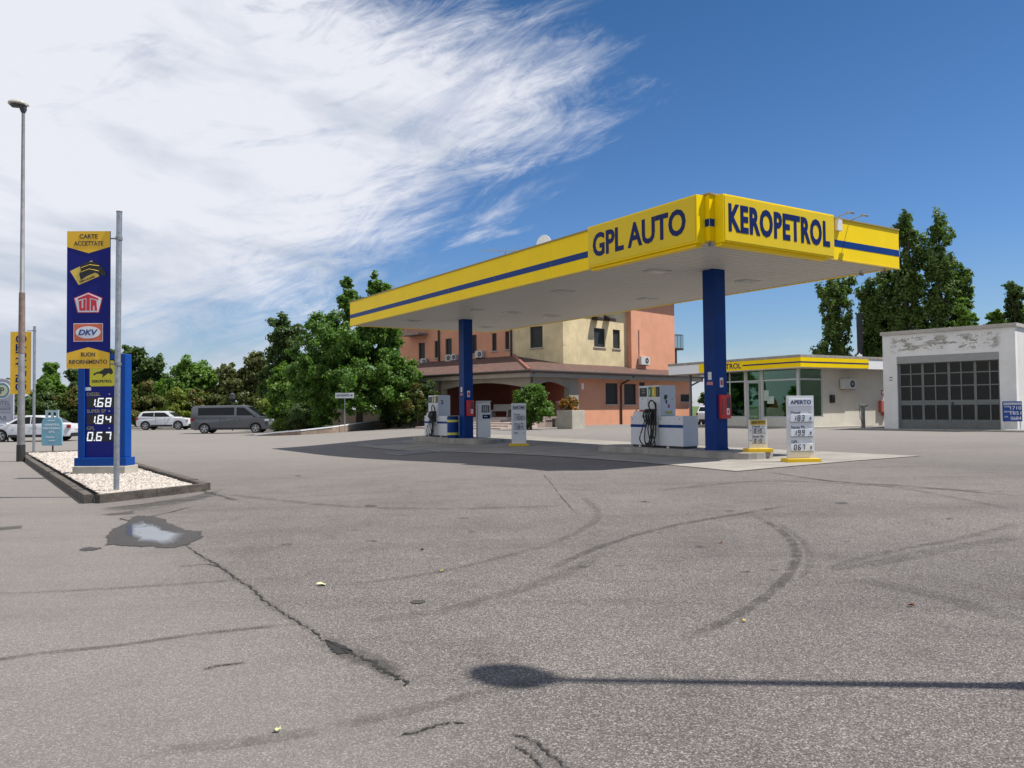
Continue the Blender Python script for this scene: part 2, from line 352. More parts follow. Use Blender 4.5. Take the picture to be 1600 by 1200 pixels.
SEG = {'0': 'abcdef', '1': 'bc', '2': 'abged', '3': 'abgcd', '4': 'fgbc', '5': 'afgcd', '6': 'afgedc', '7': 'abc', '8': 'abcdefg', '9': 'abfgcd'}
def digits(s, par, m, h, x, y, z, pitch, th=.14, lean=.1, name='figure', wr=.5):
    "seven segment figures, left edge x, bottom z"
    mb = MB(); w = h*wr; t = h*th
    def bar(a, b, c, d):
        mb.prism([(q[0]+lean*(q[1]-z), q[1]) for q in ((a, c), (b, c), (b, d), (a, d))], 'xz', y-.006, y)
    e = t*.18
    for ch in s:
        if ch == '.':
            bar(x-pitch+w+t*.4, x-pitch+w+t*1.5, z, z+t); continue
        if ch == ' ': x += pitch; continue
        for q in SEG[ch]:
            {'a': lambda: bar(x+e, x+w-e, z+h-t, z+h), 'd': lambda: bar(x+e, x+w-e, z, z+t), 'g': lambda: bar(x+t, x+w-t, z+h/2-t/2, z+h/2+t/2),
             'b': lambda: bar(x+w-t, x+w, z+h/2+e, z+h-t-e), 'c': lambda: bar(x+w-t, x+w, z+t+e, z+h/2-e),
             'f': lambda: bar(x, x+t, z+h/2+e, z+h-t-e), 'e': lambda: bar(x, x+t, z+t+e, z+h/2-e)}[q]()
        x += pitch; o = mb.build(name, m, par); mb = MB()
    return o
def copy_tree(o, loc=None, rz=None, label=None, parent=None):
    c = o.copy(); COL.objects.link(c)
    if parent: c.parent = parent
    if loc is not None: c.location = loc
    if rz is not None: c.rotation_euler = (0, 0, rz)
    if label: c['label'] = label
    for ch in list(o.children): copy_tree(ch, parent=c)
    return c
def wall_holes(mb, M, x0, x1, z0, z1, holes, th):
    "wall in local x-z, front at y=0, back at y=th, real openings with reveals"
    xs = sorted({x0, x1, *[min(max(h[i], x0), x1) for h in holes for i in (0, 1)]}); zs = sorted({z0, z1, *[min(max(h[i], z0), z1) for h in holes for i in (2, 3)]})
    def solid(i, j):
        if i < 0 or j < 0 or i >= len(xs)-1 or j >= len(zs)-1: return False
        cx = (xs[i]+xs[i+1])/2; cz = (zs[j]+zs[j+1])/2
        return not any(h[0] < cx < h[1] and h[2] < cz < h[3] for h in holes)
    def q(*p): mb.add([M @ Vector(a) for a in p], [(0, 1, 2, 3)])
    for i in range(len(xs)-1):
        for j in range(len(zs)-1):
            if not solid(i, j): continue
            a, b, c, d = xs[i], xs[i+1], zs[j], zs[j+1]
            q((a, 0, c), (b, 0, c), (b, 0, d), (a, 0, d)); q((a, th, c), (a, th, d), (b, th, d), (b, th, c))
            if not solid(i-1, j): q((a, 0, c), (a, 0, d), (a, th, d), (a, th, c))
            if not solid(i+1, j): q((b, 0, c), (b, th, c), (b, th, d), (b, 0, d))
            if not solid(i, j-1): q((a, 0, c), (a, th, c), (b, th, c), (b, 0, c))
            if not solid(i, j+1): q((a, 0, d), (b, 0, d), (b, th, d), (a, th, d))
    return mb
def build_nr(mb, name, m, par):
    o = mb.build(name, m, par); bm = bmesh.new(); bm.from_mesh(o.data); bmesh.ops.remove_doubles(bm, verts=bm.verts, dist=1e-4)
    bmesh.ops.recalc_face_normals(bm, faces=bm.faces); bm.to_mesh(o.data); bm.free(); return o
# ------------------------------------------------------------------ ground and what is laid on it
def ground():
    xs = [-900, -500, -250, -140, -90, -60]+[-40+.5*i for i in range(161)]+[60, 90, 140, 250, 500, 900]
    ys = [-200, -80, -30, -12]+[-5+.5*i for i in range(157)]+[80, 90, 120, 200, 350, 600, 1500]
    vs = [(x, y, g(x, y)) for y in ys for x in xs]; n = len(xs)
    fs = [(j*n+i, j*n+i+1, (j+1)*n+i+1, (j+1)*n+i) for j in range(len(ys)-1) for i in range(n-1)]
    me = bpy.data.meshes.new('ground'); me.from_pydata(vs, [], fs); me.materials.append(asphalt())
    me.polygons.foreach_set('use_smooth', [True]*len(fs))
    o = bpy.data.objects.new('ground', me); COL.objects.link(o); struct(o)
ground()
def patch(name, m, corners, off, n=12, k=12):
    a, b, c, d = [Vector(q) for q in corners]; vs = []
    for j in range(n+1):
        for i in range(k+1):
            p = a.lerp(b, i/k).lerp(d.lerp(c, i/k), j/n); vs.append((p.x, p.y, g(p.x, p.y)+off))
    fs = [(j*(k+1)+i, j*(k+1)+i+1, (j+1)*(k+1)+i+1, (j+1)*(k+1)+i) for j in range(n) for i in range(k)]
    me = bpy.data.meshes.new(name); me.from_pydata(vs, [], fs); me.materials.append(m); o = bpy.data.objects.new(name, me); COL.objects.link(o)
    return struct(o)
def fadeattr(me, vals):
    a = me.attributes.new('fade', 'FLOAT', 'POINT'); a.data.foreach_set('value', vals)
def blob(name, m, pix, off, jag=.03, feather=.85, sub=5):
    "irregular flat outline on the ground from a list of picture points"
    P = [G(*p) for p in pix]; pts = []
    for i, p in enumerate(P):
        q = P[(i+1) % len(P)]
        for k in range(sub):
            w = p.lerp(q, k/sub); j = (0 if k == 0 else 1)
            pts.append(Vector((w.x+random.uniform(-jag, jag)*j, w.y+random.uniform(-jag, jag)*j*2, 0)))
    c = sum(pts, Vector())/len(pts); vs = [(c.x, c.y, g(c.x, c.y)+off)]; fd = [1.0]; n = len(pts); fs = []
    for r, fv in ((.5, 1), (feather, 1), (1, 0 if feather < .97 else 1)):
        for p in pts: w = c.lerp(p, r); vs.append((w.x, w.y, g(w.x, w.y)+off)); fd.append(fv)
    for k in range(n): fs.append((0, 1+k, 1+(k+1) % n))
    for a in (0, 1):
        for k in range(n): fs.append((1+a*n+k, 1+(a+1)*n+k, 1+(a+1)*n+(k+1) % n, 1+a*n+(k+1) % n))
    me = bpy.data.meshes.new(name); me.from_pydata(vs, [], fs); fadeattr(me, fd); me.materials.append(m)
    o = bpy.data.objects.new(name, me); COL.objects.link(o); return struct(o)
def cr_spline(P, k=8):
    out = []
    for i in range(len(P)-1):
        p0 = P[max(i-1, 0)]; p1 = P[i]; p2 = P[i+1]; p3 = P[min(i+2, len(P)-1)]
        for j in range(k):
            t = j/k; out.append(.5*((2*p1)+(-p0+p2)*t+(2*p0-5*p1+4*p2-p3)*t*t+(-p0+3*p1-3*p2+p3)*t**3))
    return out+[P[-1]]
def strip(name, m, pix, w, off, jag=0, wj=0, k=10, soft=True, wob=0):
    P = cr_spline([G(*p) for p in pix], k); vs = []; fd = []; fs = []; nx = 4; n = len(P)
    for i, p in enumerate(P):
        t = (P[min(i+1, n-1)]-P[max(i-1, 0)]); t.z = 0; t.normalize(); s = Vector((t.y, -t.x, 0))
        ww = w*(1+random.uniform(-wj, wj)); o2 = random.uniform(-jag, jag); e = min(1, i/max(1, n*.12), (n-1-i)/max(1, n*.12)) if soft else 1
        if not soft: ww *= min(1, .15+min(i, n-1-i)/4)
        for a in range(nx+1):
            u = (a/nx-.5)*ww+o2; q = p+s*u; vs.append((q.x, q.y, g(q.x, q.y)+off)); fd.append((e if (not soft or 0 < a < nx) else 0))
    for i in range(n-1):
        for a in range(nx): fs.append((i*(nx+1)+a, i*(nx+1)+a+1, (i+1)*(nx+1)+a+1, (i+1)*(nx+1)+a))
    me = bpy.data.meshes.new(name); me.from_pydata(vs, [], fs); fadeattr(me, fd); me.materials.append(m)
    o = bpy.data.objects.new(name, me); COL.objects.link(o); return struct(o)
TYRE = overlay('tyre_rubber', (.058, .053, .050), .8, .42, 5, (.30, .62))
TYREF = overlay('tyre_rubber_faint', (.075, .07, .066), .8, .27, 4, (.30, .65))
CRK = mat('crack_dark', (.018, .016, .015), .95, var=.4, scale=30)
WET = overlay('wet_asphalt', (.058, .053, .050), .55, .97, 1, (-.5, 0), spec=.15)
STAIN = overlay('oil_stain', (.07, .065, .06), .7, .55, 1.3, (.28, .6))
m, N, L, P = new_mat('puddle_water'); P.inputs['Base Color'].default_value = (.13, .132, .135, 1); P.inputs['Roughness'].default_value = .06; P.inputs['IOR'].default_value = 1.6; P.inputs['Specular IOR Level'].default_value = .7
_tc = N.new('ShaderNodeTexCoord'); _at = N.new('ShaderNodeAttribute'); _at.attribute_name = 'fade'
L.new(math_(N, L, 'MULTIPLY', _at.outputs['Fac'], maprange(N, L, noi(N, L, _tc.outputs['Object'], 4, 5), .2, .42)), P.inputs['Alpha']); WATER = m
strip('tyre_mark', TYRE, [(1172, 803), (1215, 826), (1242, 855), (1240, 885), (1205, 925), (1150, 962), (1060, 1003)], .13, .004)
strip('tyre_mark', TYRE, [(856, 892), (905, 868), (975, 842), (1060, 820), (1170, 801), (1230, 790)], .13, .004)
strip('tyre_mark', TYREF, [(1212, 815), (1256, 848), (1266, 880), (1250, 905)], .10, .005)
strip('tyre_mark', TYREF, [(1290, 890), (1380, 878), (1480, 858), (1600, 838)], .28, .004)
strip('tyre_mark', TYREF, [(1290, 886), (1400, 860), (1500, 842), (1600, 815)], .15, .005)
strip('tyre_mark', TYRE, [(-60, 1040), (60, 1022), (190, 1008), (320, 990), (475, 974)], .10, .004)
strip('tyre_mark', TYREF, [(-40, 930), (150, 921), (400, 905)], .13, .004)
strip('tyre_mark', TYREF, [(520, 915), (650, 900), (780, 872), (880, 842), (935, 805), (900, 770)], .14, .004)
strip('tyre_mark', TYREF, [(560, 970), (700, 952), (860, 905), (950, 860)], .22, .005)
strip('tyre_mark', TYREF, [(200, 1180), (420, 1155), (640, 1110), (900, 1050)], .16, .004)
strip('tyre_mark', TYREF, [(1340, 905), (1480, 935), (1600, 975)], .3, .004)
strip('tyre_mark', TYREF, [(1000, 770), (1200, 752), (1420, 762), (1600, 770)], .25, .004)
strip('tyre_mark', TYREF, [(330, 770), (520, 790), (700, 795), (900, 790)], .25, .004)
strip('tyre_mark', TYREF, [(1210, 745), (1400, 762), (1600, 800)], .18, .005)
CRKS = [([(290, 852), (318, 872), (345, 886), (366, 903), (392, 918), (408, 935), (432, 952), (458, 968), (485, 984), (505, 1000)], .014),
        ([(505, 1000), (522, 1014), (548, 1020), (570, 1030), (592, 1042), (618, 1058), (640, 1072)], .026),
        ([(278, 886), (300, 884), (325, 882), (345, 887)], .012), ([(318, 1047), (345, 1040), (386, 1036)], .012), ([(622, 1150), (655, 1144), (690, 1132), (728, 1130)], .012),
        ([(800, 1148), (830, 1158), (860, 1180), (890, 1205)], .011), ([(800, 1165), (825, 1178), (850, 1205)], .009),
        ([(1200, 738), (1300, 752), (1420, 760), (1600, 776)], .02), ([(214, 816), (190, 810), (240, 806), (300, 792)], .018), ([(316, 768), (345, 775), (370, 782)], .03)]
for pts, w in CRKS: strip('ground_crack', CRK, pts, w, .006, jag=w*1.0, wj=.85, k=9, soft=False); strip('oil_stain', TYREF, pts, w*7, .0048, k=4)
blob('crack_hole', CRK, [(508, 1000), (524, 1004), (548, 1016), (552, 1021), (530, 1023), (516, 1016)], .0065, .01, 1)
blob('oil_stain', STAIN, [(498, 990), (540, 996), (600, 1020), (640, 1052), (630, 1066), (560, 1042), (505, 1020)], .005, .03, .6)
blob('wet_patch', WET, [(163, 852), (164, 838), (172, 828), (196, 818), (212, 806), (232, 806), (258, 811), (262, 817), (290, 829), (318, 832), (319, 840), (300, 851), (275, 857), (230, 855), (200, 854), (165, 853)], .007, .03, .93)
blob('puddle', WATER, [(196, 821), (222, 814), (248, 822), (262, 830), (290, 834), (279, 848), (262, 853), (222, 849), (202, 839)], .011, .05, .6)
blob('wet_patch', WET, [(124, 859), (140, 855), (160, 857), (150, 860), (132, 861)], .007, .02, 1)
blob('wet_patch', STAIN, [(150, 795), (200, 790), (300, 775), (352, 764), (345, 774), (300, 785), (240, 797), (180, 800)], .005, .04, .7)
blob('oil_stain', STAIN, [(-10, 824), (34, 821), (35, 826), (0, 829), (-40, 829)], .005, .01, 1)
blob('oil_stain', STAIN, [(150, 805), (208, 798), (212, 803), (170, 806)], .0052, .02, .8)
_r = random.Random(5)
for k in range(22):
    cx, cy = _r.uniform(420, 1500), _r.uniform(725, 900); w = _r.uniform(4, 13); h = w*.16
    blob('oil_stain', STAIN, [(cx+w*cos(a_)*_r.uniform(.6, 1.2), cy+h*sin(a_)*_r.uniform(.7, 1.3)) for a_ in [i*pi/4 for i in range(8)]], .0046+.0001*k, .01, .6, 2)
strip('ground_joint', TYREF, [(380, 745), (620, 752), (900, 765), (1000, 772)], .05, .0075, soft=True); strip('ground_joint', CRK, [(905, 808), (880, 780), (862, 757), (850, 742)], .008, .0078, jag=.008, wj=.8, soft=False)
# ================================================================== petrol station canopy
CF = Frame(4.163, 16.76, R(33.17)); cx0, cy0 = 0, 0; LX, LY, SZ = 6.89, 19.83, 5.05; FH = 0.965
def canopy():
    t = thing('petrol_station_canopy', 'large flat yellow canopy with blue stripe on two blue columns over the pumps', 'canopy', CF.o, CF.rz)
    # fascia: two visible long/short faces plus the two rear ones, butted at the corners
    z0, z1 = SZ, SZ+FH; th = .12
    def fas(M, ln, name='fascia', rear=False):
        mb = MB(); n = max(1, round(ln/2.9)); 
        for i in range(n): mb.box(ln*i/n+.003, ln*(i+1)/n-.003, 0, th, z0, z1)
        f = mb.xf(M).build(name, YEL, t)
        mb = MB(); 
        for i in range(n): mb.box(ln*i/n+.008, ln*(i+1)/n-.008, -.006, .01, z0+.30, z0+.46)
        mb.xf(M).build('stripe', BSTR, f)
        mb = MB().box(0, ln, -.03, th, z1, z1+.035); mb.xf(M).build('edge_trim', mat('trim_brown', (.30, .24, .10), .5), f)
        if rear: return f
        mb = MB().box(0, ln, -.015, .06, z0-.03, z0); mb.xf(M).build('edge_trim', mat('trim_y', (.55, .40, .04), .5), f)
        return f
    fas(Matrix.Identity(4), LX)
    fas(Matrix.Translation((0, LY, 0)) @ RM90, LY)
    fas(Matrix.Translation((LX, 0, 0)) @ Matrix.Rotation(pi/2, 4, 'Z'), LY, rear=True)
    fas(Matrix.Translation((LX, LY, 0)) @ Matrix.Rotation(pi, 4, 'Z'), LX, rear=True)
    mb = MB(); k = int((LY-2*th)/.20); w = (LY-2*th)/k
    for i in range(k):
        mb.prism([(th+i*w+.014, z0+.05), (th+i*w+.034, z0+.012), (th+(i+1)*w-.034, z0+.012), (th+(i+1)*w-.014, z0+.05)], 'yz', th, LX-th)
    mb.build('soffit', mat('soffit_white', (.54, .53, .49), .45, var=.05, scale=.6), t)
    bx('soffit_backing', mat('soffit_gap', (.06, .06, .06), .7), t, th, LX-th, th, LY-th, z0+.055, z0+.07)
    bx('roof', mat('canopy_roof', (.35, .34, .32), .8), t, th, LX-th, th, LY-th, z1-.2, z1-.12)
    # lamps in the soffit: positions read off the soffit plane
    for px, py in ((1027, 422), (1012, 466), (880, 454), (862, 492), (800, 487), (760, 510), (1168, 438), (742, 483), (645, 500)):
        p = CF.I @ (Vector((0, 0, CH))+ray(px, py)*((SZ+.03-CH)/ray(px, py).z))
        if not (.4 < p.x < LX-.4 and .4 < p.y < LY-.4): continue
        f = bx('ceiling_light', OWHT, t, p.x-.3, p.x+.3, p.y-.2, p.y+.2, z0-.02, z0+.03, .01)
        bx('diffuser', mat('lamp_glass', (.45, .45, .42), .25), f, p.x-.22, p.x+.22, p.y-.13, p.y+.13, z0-.027, z0-.018)
    # sign boxes
    a = CF.hit('y', -.24, 1130, 350).x; b = CF.hit('y', -.24, 1303, 380).x; zt = SZ+FH-.015; zb = SZ-.06
    s = bx('sign_box', YEL, t, a, b, -.25, -.004, zb, zt, .01)
    bx('sign_face', YSIGN, s, a+.03, b-.03, -.262, -.251, zb+.035, zt-.035, .004)
    c0 = CF.hit('y', -.27, 1139, 350).x; c1 = CF.hit('y', -.27, 1297, 370).x
    text('KEROPETROL', s, NAVY, .60, (c0+c1)/2, -.262, zb+.53, w=c1-c0, bold=.038, th=.008, sc=1.10)
    s = bx('sign_bracket', YEL, t, a+.02, b-.2, -.18, -.01, zb-.06, zb-.002)
    c = CF.hit('x', -.24, 1089, 340).y; d = CF.hit('x', -.24, 919, 390).y; zt2 = SZ+FH+.0; zb2 = SZ-.05
    s = bx('sign_box', YEL, t, -.25, -.004, c, d, zb2, zt2, .01)
    bx('sign_face', YSIGN, s, -.262, -.251, c+.03, d-.03, zb2+.035, zt2-.035, .004)
    e0 = CF.hit('x', -.27, 926, 385).y; e1 = CF.hit('x', -.27, 1071, 350).y
    text('GPL AUTO', s, NAVY, .58, 0, 0, 0, w=e0-e1, bold=.028, th=.008, M=Matrix.Translation((-.262, (e0+e1)/2, zb2+.52)) @ RM90)
    bx('sign_bracket', YEL, t, -.18, -.01, c+.1, d-.05, zb2-.06, zb2-.002)
    # columns
    for px, D in ((1118, 20.6), (728, 31.55)):
        p = CF.loc((XD(px, D), D, 0)); h = .2; zb = g(XD(px, D), D)+.1
        col = bx('column', BLUE, t, p.x-h, p.x+h, p.y-h, p.y+h, zb, SZ+.03, .008)
        bx('base_collar', BLUE, col, p.x-h-.01, p.x+h+.01, p.y-h-.01, p.y+h+.01, zb, zb+.12)
        # small notices on the column
        M = Matrix.Translation((p.x, p.y, 0))
        def note(x, z, w, hh, face, m):
            mb = MB().box(x-w/2, x+w/2, -.004, 0, z-hh/2, z+hh/2)
            mb.xf(M @ (Matrix.Translation((0, -h-.001, 0)) if face == 'y' else Matrix.Translation((-h-.001, 0, 0)) @ RM90)); return mb.build('notice', m, col)
        note(.0, zb+1.95, .12, .2, 'x', WHT); note(.0, zb+1.76, .2, .08, 'x', mat('notice_pink', (.5, .2, .22), .5)); n = note(.0, zb+1.78, .12, .24, 'y', WHT)
        mb = MB().box(p.x-.04, p.x+.04, p.y-h-.008, p.y-h-.004, zb+1.71, zb+1.84); mb.build('pictogram', RED, col)
    # floodlight arms above the right fascia
    for px, py in ((1305, 344), (1327, 345)):
        q = CF.hit('y', 0, px, py+4).x
        ar = MB().tube([(q, -.0, z1+.0), (q+.03, -.12, z1+.05), (q+.06, -.30, z1+.08)], .014).build('floodlight_arm', GALV, t)
        mb = MB().box(-.08, .08, -.06, .06, -.025, .025); mb.xf(Matrix.Translation((q+.07, -.36, z1+.08)) @ Matrix.Rotation(R(20), 4, 'X')); mb.build('floodlight', GALV, ar, .01)
    q = CF.hit('y', -.05, 1310, 351)
    bx('junction_box', WHT, t, q.x-.09, q.x+.1, -.09, -.004, z1-.30, z1-.03, .01)
    for px, py, ax in ((1108, 379, 'y'), (1262, 403, 'y'), (1345, 428, 'x'), (1382, 424, 'x')):
        p = CF.I @ (Vector((0, 0, CH))+ray(px, py)*((SZ-.06-CH)/ray(px, py).z)); p.x = min(max(p.x, .1), LX-.1); p.y = max(p.y, .08)
        c = MB().cyl((p.x, p.y, SZ-.05), (p.x, p.y, SZ+.04), .012).build('camera_bracket', STEEL, t)
        MB().cyl((p.x-.07, p.y-.1, SZ-.10), (p.x+.05, p.y+.07, SZ-.055), .03).build('security_camera', STEEL, c, smooth=True)
canopy()
# apron (one bay of pale concrete under the canopy)
def W_(x, y): v = CF.M @ Vector((x, y, 0)); return (v.x, v.y, 0)
patch('pavement', mat('apron', (.27, .25, .222), .88, var=.22, scale=1.3, bump=.2, bscale=50), (W_(-.0, -.6), W_(6.6, -.6), W_(6.6, 11), W_(-.0, 11)), .008, 24, 16)
patch('pavement', mat('apron_b', (.24, .225, .20), .88, var=.22, scale=1.1, bump=.2, bscale=50), (W_(-.0, 11.015), W_(6.6, 11.015), W_(6.6, 19.5), W_(-.0, 19.5)), .0085, 24, 16)
def apron_joint(a, b):
    MBs = [Vector(W_(*a)), Vector(W_(*b))]; d = (MBs[1]-MBs[0]).normalized(); s = Vector((d.y, -d.x, 0))*.012
    patch('ground_joint', CRK, (MBs[0]-s, MBs[1]-s, MBs[1]+s, MBs[0]+s), .011, 24, 16)
for y in (2.2, 5.1, 8): apron_joint((0, y), (6.6, y))
apron_joint((-.01, -.6), (-.01, 19.5)); apron_joint((0, -.6), (6.6, -.6))
# tank covers in the shade
for (a, b, c, d) in (((560, 694), (632, 690), (660, 693), (585, 697)), ((600, 708), (668, 702), (690, 706), (625, 712))):
    o = patch('tank_cover', mat('cover_frame', (.30, .30, .29), .6), [G(*q) for q in (a, b, c, d)], .014, 6, 6)
    P4 = [G(*q) for q in (a, b, c, d)]; cc = sum(P4, Vector())/4; patch('tank_cover', mat('cover_plate', (.13, .13, .13), .6), [cc+(p-cc)*.88 for p in P4], .018, 6, 6)
# ------------------------------------------------------------------ pump islands
def island(px, D, ya, yb, hw=.62):
    p = CF.loc((XD(px, D), D, 0)); z = g(XD(px, D), D); out = []
    for k in range(9): a = pi+pi*k/8; out.append((p.x+hw*cos(a), p.y+ya+.35*sin(a)))
    for k in range(9): a = pi*k/8; out.append((p.x+hw*cos(a), p.y+yb+.35*sin(a)))
    o = MB().prism(out, 'xy', z-.15, z+.165).build('kerb', CONC, None, .02); o.location = CF.o; o.rotation_euler = (0, 0, CF.rz); struct(o); return p, z+.165
i1, iz1 = island(1118, 20.6, -1.15, 3.9); i2, iz2 = island(728, 31.55, -1.7, 3.4)
# ------------------------------------------------------------------ fuel pumps
def fuel_pump(label, loc, rz, big):
    "local x along the island (left to right seen from the hose side), y = depth, front at y=0"
    t = thing('fuel_pump', label, 'fuel pump', loc, rz, 'fuel pumps on the two islands')
    PW = mat('pump_white', (.58, .60, .63), .35, var=.05); PS = mat('pump_side', (.50, .53, .57), .35, var=.05)
    Wd = 2.05; dp = .56
    b = bx('base_cabinet', PW, t, 0, Wd, 0, dp, .06, .86, .012)
    bx('plinth', BLACK, t, .05, Wd-.02, .03, dp-.03, 0, .06)
    for x in (.35, 1.45): bx('foot', OWHT, t, x, x+.07, -.02, .04, 0, .05)
    for a, c in ((.0, .66), (1.14, Wd)): bx('stripe', BSTR, b, a, c, -.004, .002, .55, .63)
    for x in (.07, 1.22, Wd-.12): MB().cyl((x, -.004, .78), (x, .0, .78), .016).build('lock', BLACK, b)
    for x in (.66, 1.13): bx('panel_gap', DGREY, b, x, x+.008, -.002, .001, .07, .85)
    MB().prism([(Wd-.06-.0, .0)]*0 or [(.0, .862), (.3, .862), (.3, 1.0), (.08, 1.0)], 'xz', .08, dp-.08).build('hose_shoulder', PW, t)
    u0, u1 = .36, 1.20
    h = bx('upper_housing', PW, t, u0, u1, -.0, dp+.02, .862, 1.70, .012)
    bx('side_panel', PS, h, u1, u1+.006, .03, dp-.02, .88, 1.68)
    d = bx('display', BLACK, h, u0+.04, u0+.33, -.012, 0, 1.40, 1.64, .004)
    bx('price_readout', mat('lcd_grey', (.12, .13, .12), .3), d, u0+.13, u0+.27, -.016, -.012, 1.56, 1.60); bx('litre_readout', mat('lcd_grey', (), 0), d, u0+.13, u0+.27, -.016, -.012, 1.49, 1.53)
    x = u0+.40
    for m_, w in ((GREEN, .12), (mat('label_yellow', (.55, .36, .02), .4), .15), (BLACK, .13)):
        pl = bx('product_plate', m_, h, x, x+w, -.010, 0, 1.39, 1.66); bx('plate_mark', WTXT if m_ != BLACK else mat('olive', (.2, .2, .1), .5), pl, x+w*.35, x+w*.5, -.014, -.010, 1.43, 1.60); x += w+.015
    bx('accent_line', mat('line_red', (.30, .06, .06), .5), h, u0+.02, u0+.38, -.004, 0, .985, 1.035)
    for k in range(5): bx('button', BLACK, h, u0+.36, u0+.385, -.006, 0, 1.12+.05*k, 1.145+.05*k)
    MB().prism([(u0+.44, 1.26), (u0+.52, 1.26), (u0+.48, 1.34)], 'xz', -.004, 0).build('warning_label', mat('olive_y', (.35, .34, .12), .5), h)
    bx('hole', BLACK, h, u0+.14, u0+.16, -.003, 0, 1.31, 1.345)
    # the side marks
    if big:
        mb = MB().prism([(.14, 1.34), (.20, 1.30), (.26, 1.34), (.27, 1.42), (.22, 1.45), (.16, 1.42)], 'yz', u1+.0065, u1+.010); mb.build('side_mark', BLACK, h)
        mb = MB().prism([(.20, 1.20), (.26, 1.20), (.26, 1.30), (.20, 1.30)], 'yz', u1+.0065, u1+.010); mb.build('side_mark', BLACK, h)
        MB().cyl((u1+.006, .45, 1.32), (u1+.011, .45, 1.32), .015).build('lock', BLACK, h)
        mb = MB().box(u1+.0065, u1+.009, .28, .36, 1.08, 1.18); mb.build('notice', mat('notice_red2', (.4, .08, .15), .5), h)
        mb = MB().box(u1+.0065, u1+.009, .18, .44, .92, 1.0); mb.build('notice', mat('notice_yel', (.45, .43, .06), .5), h)
    else:
        text('2', h, BLACK, .17, bold=.03, M=Matrix.Translation((u1+.007, .20, 1.42)) @ Matrix.Rotation(pi/2, 4, 'Z'), name='pump_number')
    # nozzle bank and hoses
    nb = bx('nozzle_bank', BLACK, t, .70, 1.06, -.09, 0, .62, 1.06, .01)
    for i, x in enumerate((.73, .82, .91, 1.0)):
        n = MB().tube([(x, -.10, 1.02), (x, -.17, .95), (x+.01, -.19, .84), (x, -.13, .74)], [.018, .026, .03, .024], 8).build('nozzle', BLACK, nb, smooth=True)
        MB().tube([(x+.03, -.16, .96), (x+.035, -.24, .88), (x+.03, -.2, .78)], .009, 6).build('trigger', STEEL, n)
    for i, (xa, xb, dx, zb) in enumerate(((.73, .80, -.14, .10), (.82, .88, -.03, .05), (.91, .97, .07, .08), (1.0, .78, .16, .03))):
        pts = [Vector((xa, -.13, .74)), Vector((xa-.03+dx*.2, -.17, .52)), Vector((xa+dx, -.20, .25)), Vector((xa+dx*.7+.04, -.19, zb)), Vector((xb, -.17, .05+.02*i)), Vector((xb+.12, -.16, .14)), Vector((xb+.2, -.15, .40)), Vector((xb+.17, -.12, .70))]
        MB().tube(cr_spline(pts, 6), .017, 6).build('hose', RUB, t, smooth=True)
    pts = [Vector((.92, -.10, 1.0)), Vector((.90, -.13, 1.16)), Vector((.97, -.14, 1.28)), Vector((1.08, -.13, 1.26)), Vector((1.14, -.11, 1.10)), Vector((1.13, -.12, .80)), Vector((1.05, -.15, .45)), Vector((1.0, -.16, .12))]
    MB().tube(cr_spline(pts, 6), .019, 7).build('hose', RUB, t, smooth=True)
    MB().tube([(1.10, -.12, 1.24), (1.17, -.14, 1.20), (1.15, -.10, 1.02)], [.02, .03, .02]).build('nozzle', BLACK, t, smooth=True)
    bx('warning_plate', mat('olive_y', (), 0), t, .98, 1.04, -.015, 0, .46, .54)
    return t
def island_pt(p, dx, dy, z): v = CF.M @ Vector((p.x+dx, p.y+dy, 0)); v.z = z; return v
# hose side faces -x of the canopy frame: rotate by -90
fuel_pump('white fuel pump with black hoses beside the nearer blue column', island_pt(i1, -.27, 2.95, iz1), CF.rz-pi/2, True)
fuel_pump('white fuel pump marked 2 behind the farther blue column', island_pt(i2, -.27, 3.05, iz2), CF.rz-pi/2, False)
# ------------------------------------------------------------------ red cabinets on the columns
def cabinet(label, p, z):
    t = thing('extinguisher_cabinet', label, 'extinguisher cabinet', CF.M @ Vector((p.x+.03, p.y-.20, 0)), CF.rz, 'red extinguisher cabinets on the columns'); t.location.z = z
    b = bx('box', RED, t, -.15, .13, -.16, 0, 0, .60, .012)
    w = bx('window', DGREY, b, -.02, .10, -.166, -.160, .24, .53, .004); bx('label_plate', WTXT, b, -.03, .06, -.170, -.161, .10, .26)
    bx('pictogram', RED, b, -.01, .03, -.173, -.170, .13, .22); bx('hinge', DGREY, b, -.155, -.145, -.14, -.11, .1, .5)
cabinet('red extinguisher cabinet on the nearer blue column', i1, iz1+.80); cabinet('red extinguisher cabinet on the farther blue column', i2, iz2+.86)
# ------------------------------------------------------------------ payment terminal and drum on the far island
def terminal():
    v = G(757, 689); v.z = iz2
    t = thing('payment_terminal', 'white self service payment terminal at the near end of the farther island', 'payment terminal', v, R(12))
    b = MB().prism([(0, 0), (0, 1.26), (.05, 1.40), (.42, 1.40), (.50, 1.34), (.50, 0)], 'yz', -.25, .25).build('housing', WHT, t, .015)
    k = bx('keypad_panel', DGREY, t, -.10, .21, -.012, 0, .98, 1.27, .004)
    for i in range(4):
        for j in range(3): bx('key', LGREY, k, -.06+.08*j, -.01+.08*j, -.02, -.012, 1.02+.055*i, 1.055+.055*i)
    bx('screen', mat('lcd_grey', (), 0), k, -.05, .14, -.016, -.012, 1.235, 1.262)
    s = bx('card_slot_panel', NAVY, t, -.07, .24, -.014, 0, .74, .90, .004); text('affida', s, WTXT, .05, .06, -.0145, .83, name='lettering', th=.002)
    MB().prism([(-.28, 1.40), (.28, 1.40), (.26, 1.44), (-.26, 1.44)], 'xz', -.06, .44).build('hood', LGREY, t)
terminal()
